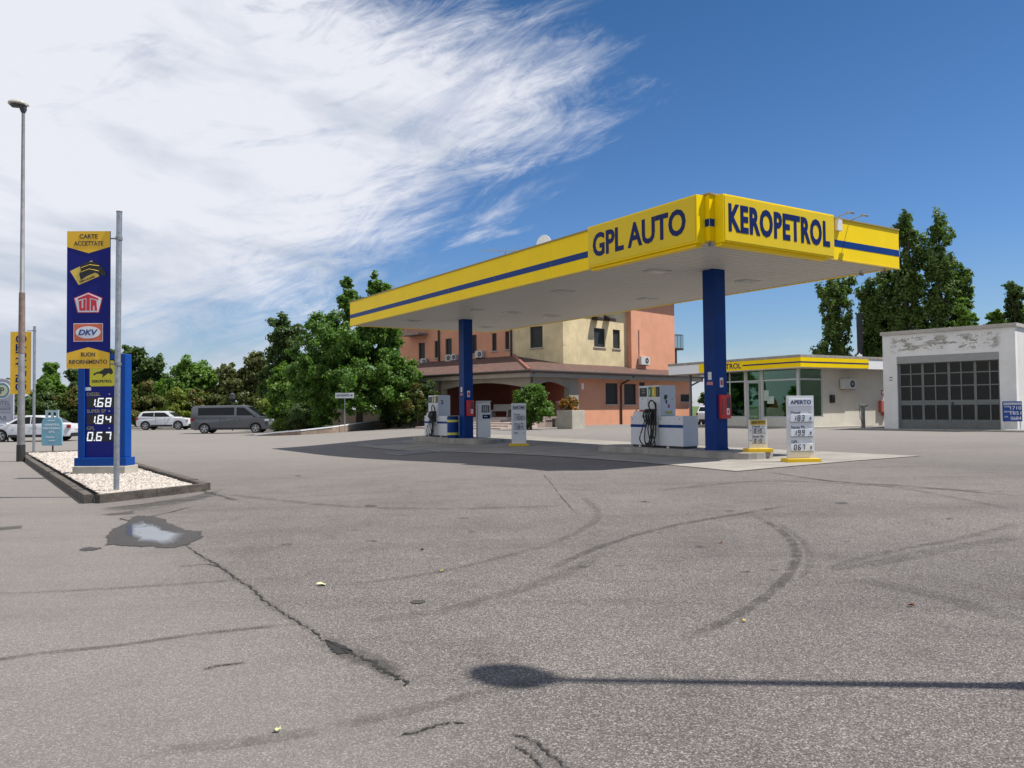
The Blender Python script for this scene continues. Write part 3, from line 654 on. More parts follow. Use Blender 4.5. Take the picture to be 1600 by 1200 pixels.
def drum():
    v = CF.M @ Vector((i2.x-.36, i2.y+.42, 0)); v.z = iz2
    t = thing('waste_bin', 'blue drum bin with yellow bands behind the farther column', 'bin', v, 0)
    MB().tube([(0, 0, 0), (0, 0, .02), (0, 0, .80), (0, 0, .82)], [.21, .23, .23, .22], 20).build('drum', BLUE, t, smooth=True)
    for z in (.12, .62): MB().tube([(0, 0, z), (0, 0, z+.09)], .234, 20).build('band', mat('band_y', (.60, .58, .08), .5), t, smooth=True)
    MB().tube([(0, 0, .82), (0, 0, .86)], [.24, .20], 20).build('lid', DGREY, t, smooth=True)
drum()
# ------------------------------------------------------------------ standing price signs
def price_sign(label, v, rz, w, h, head, rows, hcol, htxt, tall=True, prot=True, plus=False):
    t = thing('price_sign', label, 'price sign', v, rz, 'standing price signs on yellow feet')
    p = bx('panel', WHT, t, -w/2, w/2, -.02, .05, .08, h, .008)
    hh = .17*h/1.5 if tall else .11
    hd = bx('header', hcol, p, -w/2+.03, w/2-.03, -.034, -.02, h-.06-hh if tall else h-.012-hh, h-.06 if tall else h-.012, .003)
    text(head, hd, htxt, hh*.55, 0, -.0345, h-(.06 if tall else .012)-hh/2, w=w*.78 if tall else w*.74, bold=.02)
    n = len(rows); z = h-.06-hh-.12 if tall else h-.012-hh-.01; step = (z-.16)/n
    for i, (nm, dg) in enumerate(rows):
        zt = z-step*i; th_ = .065 if tall else .055
        text(nm, p, TXT, th_, -w/2+.08, -.0205, zt-.03, bold=.012, align='L')
        bx('unit_mark', STEEL, p, w/2-.13, w/2-.06, -.0225, -.020, zt-.045, zt-.030)
        wh = step*.50; zb = zt-.07-wh
        if not dg: continue
        if prot: win = bx('digit_window', WTXT, p, -w/2+.07, w/2-.05, -.05, -.02, zb, zb+wh, .003); yf = -.0505
        else: win = bx('digit_window', LGREY, p, -w/2+.07, w/2-.05, -.026, -.02, zb, zb+wh); yf = -.0265
        bx('window_edge', STEEL, win, -w/2+.06, w/2-.04, yf, -.02, zb-.012, zb-.001)
        x0 = -w/2+.12; 
        if plus: bx('plus_sign', TXT, p, -w/2+.02, -w/2+.05, -.024, -.02, zb+wh*.45, zb+wh*.6)
        digits(dg[0], win, TXT, wh*.78, x0, yf, zb+wh*.1, wh*.58, .13)
        if len(dg) > 1: digits(dg[1], win, TXT, wh*.42, w/2-.12, yf, zb+wh*.2, wh*.4, .16)
    f = MB().prism([(-w/2-.09, 0), (w/2+.09, 0), (w/2+.07, .085), (-w/2-.07, .085)], 'xz', -.19, .22).build('foot', YB, t, .008)
    for x in (-w/2+.01, w/2-.03): bx('post', GALV, t, x, x+.02, .052, .072, .08, h-.02)
    return t
v = G(1252, 722); price_sign('tall white price sign headed APERTO at the right end of the near island', v, R(4), .62, 1.50, 'APERTO', [('Diesel', ('183', '9')), ('Senza Pb', ('199', '9')), ('GPL', ('067', '9'))], WTXT, NAVY)
v = island_pt(i1, .05, -1.28, iz1); price_sign('small price sign with yellow SERVITO header on the near island', v, R(4), .45, .78, 'SERVITO', [('Diesel', ('015',)), ('Senza Pb', ('015',))], mat('servito_y', (.52, .36, .02), .5), TXT, tall=False, prot=False, plus=True)
v = G(811, 697); price_sign('shaded white price sign headed Self 24h between the two islands', v, R(2), .50, 1.46, 'Self 24h', [('Diesel', ('1681',)), ('Senza Pb', ('184',)), ('GPL', None)], LGREY, NAVY, prot=False)
# ------------------------------------------------------------------ roof aerial and dish
v = (CF.M @ CF.hit('x', 1.2, 790, 394)); 
def aerial():
    z = SZ+FH-.12
    t = thing('tv_aerial', 'thin television aerial standing on the canopy roof', 'aerial', (v.x, v.y, z), R(5))
    k = v.z-z+.05
    MB().cyl((0, 0, 0), (0, 0, k), .015, 6).build('mast', STEEL, t)
    MB().cyl((-.75, 0, k), (.4, 0, k), .012, 6).build('boom', STEEL, t)
    for i in range(12): MB().cyl((-.7+i*.09, -.16, k), (-.7+i*.09, .16, k), .006, 5).build('element', STEEL, t)
    for s in (-1, 1): MB().tube([(.3, 0, k), (.42, 0, k+s*.12), (.40, 0, k+s*.2)], .008, 5).build('reflector', STEEL, t)
    MB().tube([(-.22, 0, k), (-.2, 0, k-.1), (.2, 0, k-.1), (.22, 0, k)], .01, 5).build('brace', STEEL, t)
aerial()
v = (CF.M @ CF.hit('x', 1.6, 854, 382))
def dish():
    z = SZ+FH-.12; k = v.z-z
    t = thing('satellite_dish', 'small white dish behind the yellow canopy edge', 'satellite dish', (v.x, v.y, z), R(-30))
    MB().cyl((0, 0, 0), (0, 0, k), .02, 8).build('mast', STEEL, t)
    mb = MB(); n = 20; rings = [(0, 0), (.10, .008), (.19, .028), (.26, .055)]
    for r, d in rings: mb.v += [(r*cos(2*pi*a/n), -.1-d*1.5, k-.03+r*1.1*sin(2*pi*a/n)) for a in range(n)]
    for i in range(len(rings)-1): mb.f += [(i*n+a, i*n+(a+1) % n, (i+1)*n+(a+1) % n, (i+1)*n+a) for a in range(n)]
    o = mb.build('reflector', WTXT, t, smooth=True); md = o.modifiers.new('s', 'SOLIDIFY'); md.thickness = .012
    MB().tube([(0, -.1, k-.3), (0, -.5, k-.2)], .01).build('feed_arm', STEEL, t)
dish()
# ================================================================== roadside bed on the left
BN, BR, BFL = G(147, 786), G(316, 766.5), G(36, 713)
dirb = (BFL-BN); dirb.z = 0; dirb.normalize(); BFR = BR+dirb*((BFL-BR).dot(dirb))
def kerb_line(a, b, w=.16, h=.15, m=CONCD, inward=None, name='kerb', seg=1.0):
    d = (b-a); d.z = 0; ln = d.length; d.normalize(); s = Vector((-d.y, d.x, 0)); mb = MB(); n = max(1, round(ln/seg))
    for i in range(n):
        p = a+d*(ln*i/n+.004); q = a+d*(ln*(i+1)/n-.004); zp = g(p.x, p.y); zq = g(q.x, q.y); j = random.uniform(-.006, .006)
        vs = []
        for pt, z in ((p, zp), (q, zq)):
            for u, hh in ((0, -.1), (0, h-.02+j), (.02, h+j), (w, h+j), (w, -.1)): r = pt+s*u; vs.append((r.x, r.y, z+hh))
        mb.add(vs, [(0, 1, 2, 3, 4), (9, 8, 7, 6, 5)]+[(k, k+5, (k+1) % 5+5, (k+1) % 5) for k in range(5)])
    return struct(mb.build(name, m, None))
kerb_line(BR, BN); kerb_line(BN, BFL, m=CONCD); kerb_line(BFR, BR, seg=1.0)
kerb_line(BFL, BFR)
# walls run anticlockwise: gravel inside
def gravel():
    rng = np.random.default_rng(3); base = []
    A = Vector((BN.x, BN.y)); B = Vector((BR.x, BR.y)); C = Vector((BFR.x, BFR.y)); D = Vector((BFL.x, BFL.y))
    ux = (B-A); uy = (D-A); mx = .075
    cen = (A+B+C+D)/4
    # bed floor
    n, k = 30, 6; vs = []; fs = []
    for j in range(n+1):
        for i in range(k+1):
            a = A.lerp(B, mx+(1-2*mx)*i/k); b = D.lerp(C, mx+(1-2*mx)*i/k); p = a.lerp(b, .012+.976*j/n); vs.append((p.x, p.y, g(p.x, p.y)+.10))
    fs = [(j*(k+1)+i, j*(k+1)+i+1, (j+1)*(k+1)+i+1, (j+1)*(k+1)+i) for j in range(n) for i in range(k)]
    me = bpy.data.meshes.new('gravel_bed'); me.from_pydata(vs, [], fs); me.materials.append(mat('gravel_floor', (.40, .36, .32), .95, var=.3, scale=20, bump=.6, bscale=40))
    o = bpy.data.objects.new('gravel_bed', me); COL.objects.link(o); struct(o)
    N_ = 22000; u = rng.uniform(mx, 1-mx, N_); t = rng.uniform(0, 1, N_)**1.9*.97+.012
    P = np.zeros((N_, 3))
    for i in range(2): P[:, i] = (A[i]*(1-u)+B[i]*u)*(1-t)+(D[i]*(1-u)+C[i]*u)*t
    P[:, 2] = [g(x, y)+.105 for x, y in P[:, :2]]; P[:, 2] += rng.uniform(0, .02, N_)
    oc = np.array([(1, 0, 0), (-1, 0, 0), (0, 1, 0), (0, -1, 0), (0, 0, 1), (0, 0, -1), ], float); fo = np.array([(0, 2, 4), (2, 1, 4), (1, 3, 4), (3, 0, 4), (2, 0, 5), (1, 2, 5), (3, 1, 5), (0, 3, 5)])
    r = rng.uniform(.014, .028, (N_, 1, 1))*(1+.7*t[:, None, None]); V = oc[None]*r*rng.uniform(.6, 1.3, (N_, 6, 1))*np.array([1.2, 1, .6])
    an = rng.uniform(0, 2*pi, N_); c, s = np.cos(an)[:, None], np.sin(an)[:, None]; X = V[:, :, 0]*c-V[:, :, 1]*s; Y = V[:, :, 0]*s+V[:, :, 1]*c; V[:, :, 0] = X; V[:, :, 1] = Y
    V = (V+P[:, None]).reshape(-1, 3); Fc = (fo[None]+(np.arange(N_)*6)[:, None, None]).reshape(-1, 3)
    me = bpy.data.meshes.new('gravel'); me.vertices.add(len(V)); me.vertices.foreach_set('co', V.ravel()); me.loops.add(Fc.size); me.loops.foreach_set('vertex_index', Fc.ravel().astype(np.int32))
    me.polygons.add(len(Fc)); me.polygons.foreach_set('loop_start', np.arange(0, Fc.size, 3, dtype=np.int32)); me.update(calc_edges=True)
    m, N, L, P_ = new_mat('gravel_stone'); ge = N.new('ShaderNodeNewGeometry')
    L.new(ramp(N, L, ge.outputs['Random Per Island'], [(0, (.24, .20, .17)), (.35, (.40, .355, .31)), (1, (.60, .545, .49))]), P_.inputs['Base Color']); P_.inputs['Roughness'].default_value = .85
    me.materials.append(m); me.polygons.foreach_set('use_smooth', [False]*len(Fc)); o = bpy.data.objects.new('gravel', me); COL.objects.link(o); tag(o, 'pale pinkish white gravel filling the kerbed roadside bed', 'gravel', kind='stuff')
gravel()
def big_totem():
    v = on(163, 19.6); rz = R(-3)
    t = thing('price_totem', 'tall blue price totem with white digits standing in the gravel bed', 'price totem', v, rz)
    bx('plinth', CONCL, t, -.64, .66, -.26, .35, 0, .30, .015)
    w = .59; z0 = .28; z1 = 3.0
    for s in (-1, 1): bx('side_frame', mat('frame_blue', (.004, .062, .30), .35, var=.06, spec=.2), t, min(s*w, s*(w-.17)), max(s*w, s*(w-.17)), -.13, .17, z0+.22, z1, .02)
    bx('cap', mat('frame_blue', (), 0), t, -w+.17, w-.17, -.12, .16, z1-.14, z1-.004, .01)
    bx('foot_band', mat('frame_blue', (), 0), t, -.64, .64, -.19, .24, z0+.02, z0+.22, .01)
    f = bx('panel', BANB, t, -w+.17, w-.17, -.09, .13, z0+.22, z1-.14)
    # logo plate: cut-out leaping cat over the name
    lp = MB().prism([(-.27, 2.22), (-.31, 2.26), (-.31, 2.80), (-.27, 2.84), (.27, 2.84), (.31, 2.80), (.31, 2.26), (.27, 2.22)], 'xz', -.105, -.09).build('logo_plate', mat('logo_yellow', (.68, .62, .02), .4), f)
    MB().prism([(-.22, 2.52), (-.14, 2.56), (-.05, 2.58), (.08, 2.66), (.18, 2.68), (.25, 2.62), (.27, 2.54), (.22, 2.50), (.16, 2.54), (.10, 2.50), (.04, 2.46), (.00, 2.42), (.02, 2.50), (-.06, 2.53), (-.15, 2.52), (-.20, 2.48)], 'xz', -.110, -.105).build('logo_mark', BLACK, lp, tri=True)
    text('KEROPETROL', lp, BLACK, .07, 0, -.1052, 2.34, w=.50, bold=.02)
    bx('small_label', WTXT, f, -.42, -.28, -.098, -.09, 2.12, 2.20)
    for i, (nm, dg) in enumerate((('DIESEL', '168'), ('SUPER SP', '184'), ('GPL', '067'))):
        z = 2.03-.41*i
        text(nm, f, mat('led_label', (.38, .34, .16), .5), .085, -.385, -.0905, z, align='L', bold=.008)
        wn = bx('digit_window', BLACK, f, -.38, .38, -.098, -.09, z-.32, z-.08)
        mb_x = -.25
        zero = dg[0] == '0'; digits(dg, wn, LED, .215, -.38 if zero else -.32, -.0985, z-.308, .225 if zero else .195, .13, .12, wr=.66)
        bx('decimal_point', LED, wn, -.205 if zero else -.165, -.178 if zero else -.140, -.102, -.098, z-.308, z-.282)
        bx('unit_mark', WTXT, f, .16, .19, -.095, -.09, z-.01, z+.01)
    bx('rear_panel', BANB, t, -w+.17, w-.17, .132, .15, z0+.22, z1-.14)
big_totem()
# ------------------------------------------------------------------ banner poles
def banner_pole(label, base, h, r=.052):
    t = thing('banner_pole', label, 'banner pole', base, 0, 'banner poles in the gravel bed')
    MB().cyl((0, 0, 0), (0, 0, h), r, 14).build('pole', GALV, t, smooth=True)
    MB().cyl((0, 0, h), (0, 0, h+.02), r*1.08, 14).build('cap', STEEL, t, smooth=True)
    return t
def banner_clip(t, z, x1, r=.052):
    c = MB().tube([(0, 0, z-.03), (0, 0, z+.03)], r+.012, 14).build('clamp', STEEL, t, smooth=True)
    MB().cyl((0, 0, z), (x1, 0, z), .014, 8).build('bracket', STEEL, c)
b1 = on(182, 15.2); t = banner_pole('near grey steel pole carrying the blue and yellow banner', b1, 5.38)
t.rotation_euler = (0, R(.4), R(0))
ztop = 5.02; zbot = 2.42
banner_clip(t, 4.88, -.24); banner_clip(t, 2.50, -.20)
def banner1():
    w = .80; x1 = -.125; x0 = x1-w; yf = 0
    t = thing('banner', 'blue banner with yellow ends and three card logos on the near pole', 'banner', b1, R(2))
    c = (x0+x1)/2; T = Matrix.Translation((c, 0, 0))
    f = bx('sheet', BANB, t, x0, x1, -.012, .012, zbot, ztop)
    hw = w/2-.001
    a = MB().prism([(-hw, ztop-.001), (-hw, ztop-.30), (0, ztop-.42), (hw, ztop-.30), (hw, ztop-.001)], 'xz', -.016, -.012).xf(T).build('top_field', BANY, f)
    b = MB().prism([(-hw, zbot+.001), (-hw, zbot+.29), (0, zbot+.40), (hw, zbot+.29), (hw, zbot+.001)], 'xz', -.016, -.012).xf(T).build('bottom_field', BANY, f)
    text('CARTE', a, TXT, .085, c, -.0165, ztop-.10, w=.34, bold=.012); text('ACCETTATE', a, TXT, .085, c, -.0165, ztop-.235, w=.54, bold=.012)
    text('BUON', b, TXT, .08, c, -.0165, zbot+.265, w=.26, bold=.012); text('RIFORNIMENTO', b, TXT, .08, c, -.0165, zbot+.125, w=.70, bold=.012)
    # first logo: tilted yellow card with a black winged head
    z = ztop-.78
    k = MB().prism([(-.34, z+.02), (-.18, z-.24), (.20, z-.08), (.06, z+.22)], 'xz', -.018, -.012).xf(T).build('card_logo', mat('card_yellow', (.85, .60, .10), .5), f)
    MB().prism([(-.16, z+.12), (-.04, z+.19), (.10, z+.20), (.24, z+.11), (.33, z-.02), (.32, z-.08), (.22, z-.05), (.12, z-.01), (-.02, z-.07), (-.14, z-.15), (-.17, z-.04), (-.14, z+.03)], 'xz', -.022, -.018).xf(T).build('logo_mark', BLACK, k, tri=True)
    for q in ((.14, .12), (.06, .02)): MB().tube([(c-.14, -.024, z+q[0]-.06), (c+.02, -.024, z+q[0]), (c+.2, -.024, z+q[1])], .005, 4).build('logo_line', mat('card_yellow', (), 0), k)
    text('KEROCARD', k, TXT, .04, c-.02, -.0225, z-.135, w=.30, bold=.015, rot=R(-22))
    # second logo: red pentagon
    z = ztop-1.36
    def pent(s): return [(-.27*s, z+.09*s), (0, z+.20*s), (.27*s, z+.09*s), (.20*s, z-.19*s), (-.20*s, z-.19*s)]
    k = MB().prism(pent(1), 'xz', -.018, -.012).xf(T).build('shield_logo', mat('logo_red', (.62, .03, .05), .5), f)
    MB().prism(pent(.93), 'xz', -.020, -.018).xf(T).build('shield_inner', WTXT, k); k2 = MB().prism(pent(.84), 'xz', -.022, -.020).xf(T).build('shield_field', WTXT, k)
    mb = MB(); 
    for pl in ([(-.19, z+.085), (0, z+.165), (.19, z+.085), (.19, z+.05), (0, z+.10), (-.19, z+.05)], [(-.03, z+.10), (.03, z+.10), (.03, z-.15), (-.03, z-.15)],
               [(-.175, z+.03), (-.12, z+.045), (-.12, z-.10), (-.09, z-.10), (-.09, z+.06), (-.045, z+.07), (-.045, z-.15), (-.16, z-.15)],
               [(.05, z-.15), (.05, z+.07), (.15, z+.04), (.17, z-.15), (.12, z-.15), (.12, z-.06), (.09, z-.06), (.09, z-.15)]): mb.prism(pl, 'xz', -.026, -.022)
    mb.xf(T).build('logo_letters', mat('logo_red', (), 0), k2, tri=True)
    # third logo: orange plate, white oval
    z = ztop-1.92
    k = bx('plate_border', WTXT, f, c-.272, c+.272, -.015, -.012, z-.172, z+.172); k = bx('plate_logo', mat('logo_orange', (.70, .15, .07), .5), f, c-.26, c+.26, -.018, -.015, z-.16, z+.16)
    MB().prism([(.23*cos(2*pi*i/28), z+.115*sin(2*pi*i/28)) for i in range(28)], 'xz', -.021, -.018).xf(T).build('logo_oval', WTXT, k)
    text('DKV', k, mat('dkv_blue', (.02, .06, .25), .5), .11, c, -.0215, z, w=.36, bold=.03, shear=.25)
banner1()
b2 = on(53, 32.4); t = banner_pole('farther grey steel pole carrying the yellow banner', b2, 5.05); banner_clip(t, 4.9, -.3); banner_clip(t, 2.5, -.3)
t = thing('banner', 'yellow banner with upright GPL AUTO letters on the farther pole', 'banner', b2, R(0))
bx('sheet', BANY, t, -.96, -.14, -.012, .012, 2.35, 4.86); text('GPL AUTO', t, NAVY, .44, 0, 0, 0, w=2.3, bold=.012, M=Matrix.Translation((-.53, -.0125, 3.60)) @ Matrix.Rotation(-pi/2, 4, 'Y'))
# ------------------------------------------------------------------ gas bottle shaped sign
def bottle_sign():
    v = on(81.5, 31.0)
    t = thing('gas_bottle_sign', 'flat pale blue sign cut like a gas bottle on a short post', 'sign', v, 0)
    GB = mat('bottle_blue', (.20, .43, .52), .4, var=.12, scale=3); z0 = .33; w = .39
    pts = [(-w+.04, z0), (w-.04, z0), (w, z0+.06), (w, z0+.85)]+[(w*.62+w*.38*cos(a), z0+.85+.22*sin(a)) for a in (R(30), R(60), R(88))]+[(-w*.62-w*.38*cos(a), z0+.85+.22*sin(a)) for a in (R(88), R(60), R(30))]+[(-w, z0+.85), (-w, z0+.06)]
    b = MB().prism(pts, 'xz', -.03, .03).build('panel', GB, t, .004)
    c = MB(); c.box(-.25, -.16, -.03, .03, z0+1.075, z0+1.36); c.box(.16, .25, -.03, .03, z0+1.075, z0+1.36); c.box(-.16, .16, -.03, .03, z0+1.27, z0+1.36); c.box(-.04, .05, -.03, .03, z0+1.075, z0+1.27)
    c.build('collar', mat('bottle_collar', (.35, .50, .52), .4), t)
    for i, (s, ww) in enumerate((('VENDITA', .56), ('DISPONIBILE', .66), ('GPL', .24))): text(s, b, WTXT, .075, 0, -.0305, z0+.80-.135*i, w=ww, bold=.02)
    bx('text_line', WTXT, b, -.22, .1, -.033, -.03, z0+.31, z0+.34); bx('text_line', WTXT, b, -.1, .12, -.033, -.03, z0+.18, z0+.21); bx('text_line', WTXT, b, -.15, .12, -.033, -.03, z0+.95, z0+.97)
    MB().cyl((0, .05, 0), (0, .05, .9), .03).build('post', mat('post_brown', (.10, .03, .03), .5), t)
bottle_sign()
# ------------------------------------------------------------------ street lamps
def street_lamp(label, base, H, rz):
    t = thing('street_lamp', label, 'street lamp', base, rz, 'street lamps along the road')
    MB().tube([(0, 0, 0), (0, 0, .55)], [.135, .13], 16).build('base_sleeve', mat('tar_black', (.03, .028, .028), .6), t, smooth=True)
    MB().tube([(0, 0, .5), (0, 0, H*.47), (0, 0, H*.47+.02), (0, 0, H-.25)], [.115, .085, .07, .05], 16).build('pole', mat('lamp_pole', (.24, .235, .235), .5, .3, var=.3, scale=2), t, smooth=True)
    MB().tube([(0, 0, H*.30), (0, 0, H*.47)], [.104, .092], 16).build('rusty_band', mat('rust_band', (.22, .16, .13), .7, var=.35, scale=6), t, smooth=True)
    hd = MB(); n = 16
    prof = [(-.12, .10, .02), (-.06, .20, .10), (.08, .25, .13), (.24, .27, .14), (.39, .22, .11), (.50, .12, .05), (.54, .03, .01)]
    for (x, w, hh) in prof:
        hd.v += [(x, w*cos(2*pi*k/n), H+.03+(hh if sin(2*pi*k/n) > 0 else .045)*sin(2*pi*k/n)+x*.10) for k in range(n)]
    for i in range(len(prof)-1): hd.f += [(i*n+k, i*n+(k+1) % n, (i+1)*n+(k+1) % n, (i+1)*n+k) for k in range(n)]
    hd.f += [tuple(range(n)), tuple((len(prof)-1)*n+k for k in range(n-1, -1, -1))]
    h = hd.build('lamp_head', mat('lamp_shell', (.42, .41, .36), .4), t, smooth=True)
    l = MB()
    for (x, w) in ((.06, .16), (.15, .21), (.29, .20), (.42, .12)): l.v += [(x, w*cos(pi+pi*k/8), H+.0+.09*sin(pi+pi*k/8)+x*.10) for k in range(9)]
    for i in range(3): l.f += [(i*9+k, i*9+k+1, (i+1)*9+k+1, (i+1)*9+k) for k in range(8)]
    l.build('lamp_glass', DGREY, h, smooth=True)
    MB().tube([(0, 0, H-.28), (0, 0, H-.18), (.02, 0, H-.02)], [.055, .10, .12], 14).build('neck', DGREY, h, smooth=True)
    return t
sl_ = street_lamp('tall street lamp on the pavement left of the gravel bed', on(33, 26.6), 11.85, R(180-10))
# second lamp: out of frame to the right, its shadow falls across the foreground
hx, hy = .26, 4.78; HL = 9.0; off = HL/math.tan(SUN_EL)
sl2 = copy_tree(sl_, (hx+off*sin(SUN_AZ), hy+off*cos(SUN_AZ), 0), R(150), 'street lamp beside the forecourt casting the long shadow'); sl2.scale = (.78, .78, .78)
# ------------------------------------------------------------------ hotel sign at the far left
def hotel_sign():
    v = on(4, 45)
    t = thing('roadside_sign', 'grey upright sign with a round green letter emblem behind the poles', 'sign', v, 0)
    GP = mat('sign_grey', (.36, .37, .42), .5, var=.1)
    b = MB().prism([(-.8, .35), (.45, .35), (.62, .6), (.62, 3.25), (.3, 3.45), (-.0, 3.52), (-.4, 3.45), (-.8, 3.2)], 'xz', -.06, .06).build('panel', GP, t)
    for x in (-.5, .3): MB().cyl((x, 0, 0), (x, 0, .5), .05).build('post', STEEL, t)
    e = MB().prism([(.46*cos(2*pi*i/30), 2.85+.46*sin(2*pi*i/30)) for i in range(30)], 'xz', -.075, -.06).build('emblem', WTXT, t)
    MB().prism([(.42*cos(2*pi*i/30), 2.85+.42*sin(2*pi*i/30)) for i in range(30)], 'xz', -.08, -.075).build('emblem_ring', mat('emblem_teal', (.12, .25, .28), .5), e)
    MB().prism([(.31*cos(2*pi*i/30), 2.85+.31*sin(2*pi*i/30)) for i in range(30)], 'xz', -.085, -.08).build('emblem_field', mat('emblem_pale', (.55, .58, .38), .5), e)
    text('P', e, mat('emblem_dark', (.02, .08, .06), .5), .36, .02, -.0855, 2.85, bold=.02)
    text('HOTEL', b, mat('sign_text', (.08, .09, .13), .5), .22, -.05, -.0605, 2.16, w=1.0); text('RISTORANTE', b, mat('sign_text', (), 0), .15, -.05, -.0605, 1.83, w=1.05); text('BAR', b, mat('sign_text', (), 0), .26, -.05, -.0605, 1.30, w=.7)
    for z in (1.98, 1.62): bx('dividing_line', mat('sign_text', (), 0), b, -.7, .5, -.063, -.06, z, z+.015)
    bx('text_line', WTXT, b, -.3, .35, -.063, -.06, .95, 1.0)
hotel_sign()
# ================================================================== shop
SHF = Frame(14.4, 40.2, R(31.5))          # origin: front corner of the flat roof; x runs right-away, y runs left-away
GLS = glassmat('shop_glass', (.55, .95, .65), .35, .7)
ALU = mat('aluminium_frame', (.50, .52, .52), .4, .3, var=.06)
SHW = plaster('shop_wall', (.58, .56, .50), .15)
def hx_(F, ax, v, px, py): return F.hit(ax, v, px, py)
def shop():
    t = thing('station_shop', 'low white station shop with flat roof, yellow fascia and wide shop windows', 'shop', SHF.o, SHF.rz)
    zr = SHF.hit('y', 0, 1252.6, 553.5).z; zf = SHF.hit('y', 0, 1252.6, 574).z; zg = .34
    ol = SHF.hit('x', 0, 1043.4, 571).y; orr = SHF.hit('y', 0, 1383, 561).x+1.6
    yl = SHF.hit('x', 0, 1092, 560).y; xr = SHF.hit('y', 0, 1357, 565).x
    ov = .75
    bx('roof_slab', CONC, t, 0, orr, 0, ol, zr-.14, zr, .01)
    bx('fascia', WTXT, t, .03, orr-.03, .03, ol-.03, zf, zr-.14)
    f = bx('yellow_fascia', YEL, t, -.012, .03, -.012, yl, zf+.03, zr-.145); f2 = bx('yellow_fascia', YEL, t, .031, xr, -.012, .03, zf+.03, zr-.145)
    q = SHF.hit('x', -.02, 1160, 570).y
    bx('stripe', NAVY, f, -.017, -.012, -.012, q, zf+.24, zf+.31); bx('stripe', NAVY, f2, -.012, xr, -.017, -.012, zf+.24, zf+.31)
    qa = SHF.hit('x', -.02, 1158, 570).y; 
    text('KEROPETROL', f, NAVY, .30, bold=.02, w=2.7, M=Matrix.Translation((-.0125, qa+1.35, zf+.275)) @ RM90)
    bx('soffit', mat('shop_soffit', (.45, .40, .33), .8), t, .05, orr-.05, .05, ol-.05, zf-.02, zf-.002)
    # walls: left face x=ov (glass), right face y=ov
    zt = zf-.02
    A = lambda px: SHF.hit('x', ov, px, 640).y       # position along the left face
    B = lambda px: SHF.hit('y', ov, px, 640).x
    zs = .92; ztr = SHF.hit('x', ov, 1220, 594).z; ztt = SHF.hit('x', ov, 1220, 577.5).z
    yl_ = A(1113); y_d0, y_d1 = A(1166.5), A(1189); y0 = ov+.06
    # left face reads from far (left in the picture) to the corner: local u = -y
    M = Matrix.Translation((ov, yl_, 0)) @ RM90
    U = lambda y: yl_-y
    zdo = .42
    holes = [(.15, U(y_d0)-.10, zs, ztt+.55), (U(y_d0), U(y_d1), zdo, ztt+.55), (U(y_d1)+.10, U(y0)-.02, zs, ztt+.55)]
    mb = wall_holes(MB(), M, 0, U(y0), zg-.3, zt, holes, .22); build_nr(mb, 'wall', SHW, t)
    b1_ = B(1286)
    mb = wall_holes(MB(), Matrix.Translation((y0, ov, 0)), 0, 7.6, zg-.3, zt, [(.02, b1_-y0, zs, ztt+.55)], .22); build_nr(mb, 'wall', SHW, t)
    bx('wall', SHW, t, y0+7.4, y0+7.6, ov+.221, yl_, zg-.3, zt); bx('wall', SHW, t, ov+.0, y0+7.399, yl_+.002, yl_+.2, zg-.3, zt)
    for x in (ov+.1, y0+6.9): bx('roof_post', STEEL, t, x, x+.12, ol-1.0, ol-.88, zg-.4, zt)
    bx('floor_slab', CONC, t, ov+.23, y0+7.3, y0+.2, yl_-.05, zg, zg+.1)
    INT = mat('interior_green', (.05, .12, .07), .8, var=.2, scale=1); IND = mat('interior_dark', (.03, .035, .035), .8)
    bx('inner_wall', INT, t, ov+4.2, ov+4.3, y0+.3, yl_-.05, zg+.1, zt-.02); bx('counter', IND, t, ov+2.3, ov+2.9, ov+1.3, ov+4.5, zg+.1, 1.35, .02)
    for k in range(3):
        sh = bx('shelf', IND, t, ov+.5, ov+.9, ov+.5+2.0*k, ov+1.9+2.0*k, zg+.1, zg+.9+.1*k)
        for j in range(7): bx('goods', [GREEN, BLUE, RED, WHT, YB][(j+k) % 5], sh, ov+.5, ov+.7, ov+.55+2.0*k+.19*j, ov+.68+2.0*k+.19*j, zg+.9+.1*k, zg+1.05+.1*k+.05*(j % 3))
    zT = ztt+.55
    def panes(M2, x0, x1, divs, z0=zs):
        fr = MB(); e = .045
        fr.box(x0, x1, .02, .10, zT-.05, zT); fr.box(x0, x1, .02, .10, z0, z0+.07)
        for x in [x0]+divs+[x1-.07]: fr.box(x, x+.07, .021, .099, z0+.07, zT-.05)
        fr.box(x0, x1, .022, .098, ztr-.02, ztr+.06)
        o = fr.xf(M2).build('window_frame', ALU, t); xs = [x0]+divs+[x1-.07]
        for i in range(len(xs)-1):
            MB().box(xs[i]+.07, xs[i+1], .055, .06, z0+.07, ztr-.02).xf(M2).build('pane', GLS, o); MB().box(xs[i]+.07, xs[i+1], .055, .06, ztr+.06, zT-.05).xf(M2).build('pane', GLS, o)
        return o
    h = holes; panes(M, h[0][0], h[0][1], [(h[0][0]+h[0][1])/2]); w = panes(M, h[2][0], h[2][1], [])
    for (px, py, ww, hh) in ((1196, 618, .35, .55), (1203, 625, .45, .4)):
        p = SHF.hit('x', ov-.0, px, py); MB().box(U(p.y)-ww/2, U(p.y)+ww/2, .050, .0545, p.z-hh/2, p.z+hh/2).xf(M).build('poster', mat('poster_pale', (.42, .52, .45), .5), w)
    GB_ = mat('green_film', (.012, .10, .035), .35, var=.3, scale=1.2)
    w2 = panes(Matrix.Translation((y0, ov, 0)), .02, b1_-y0, [])
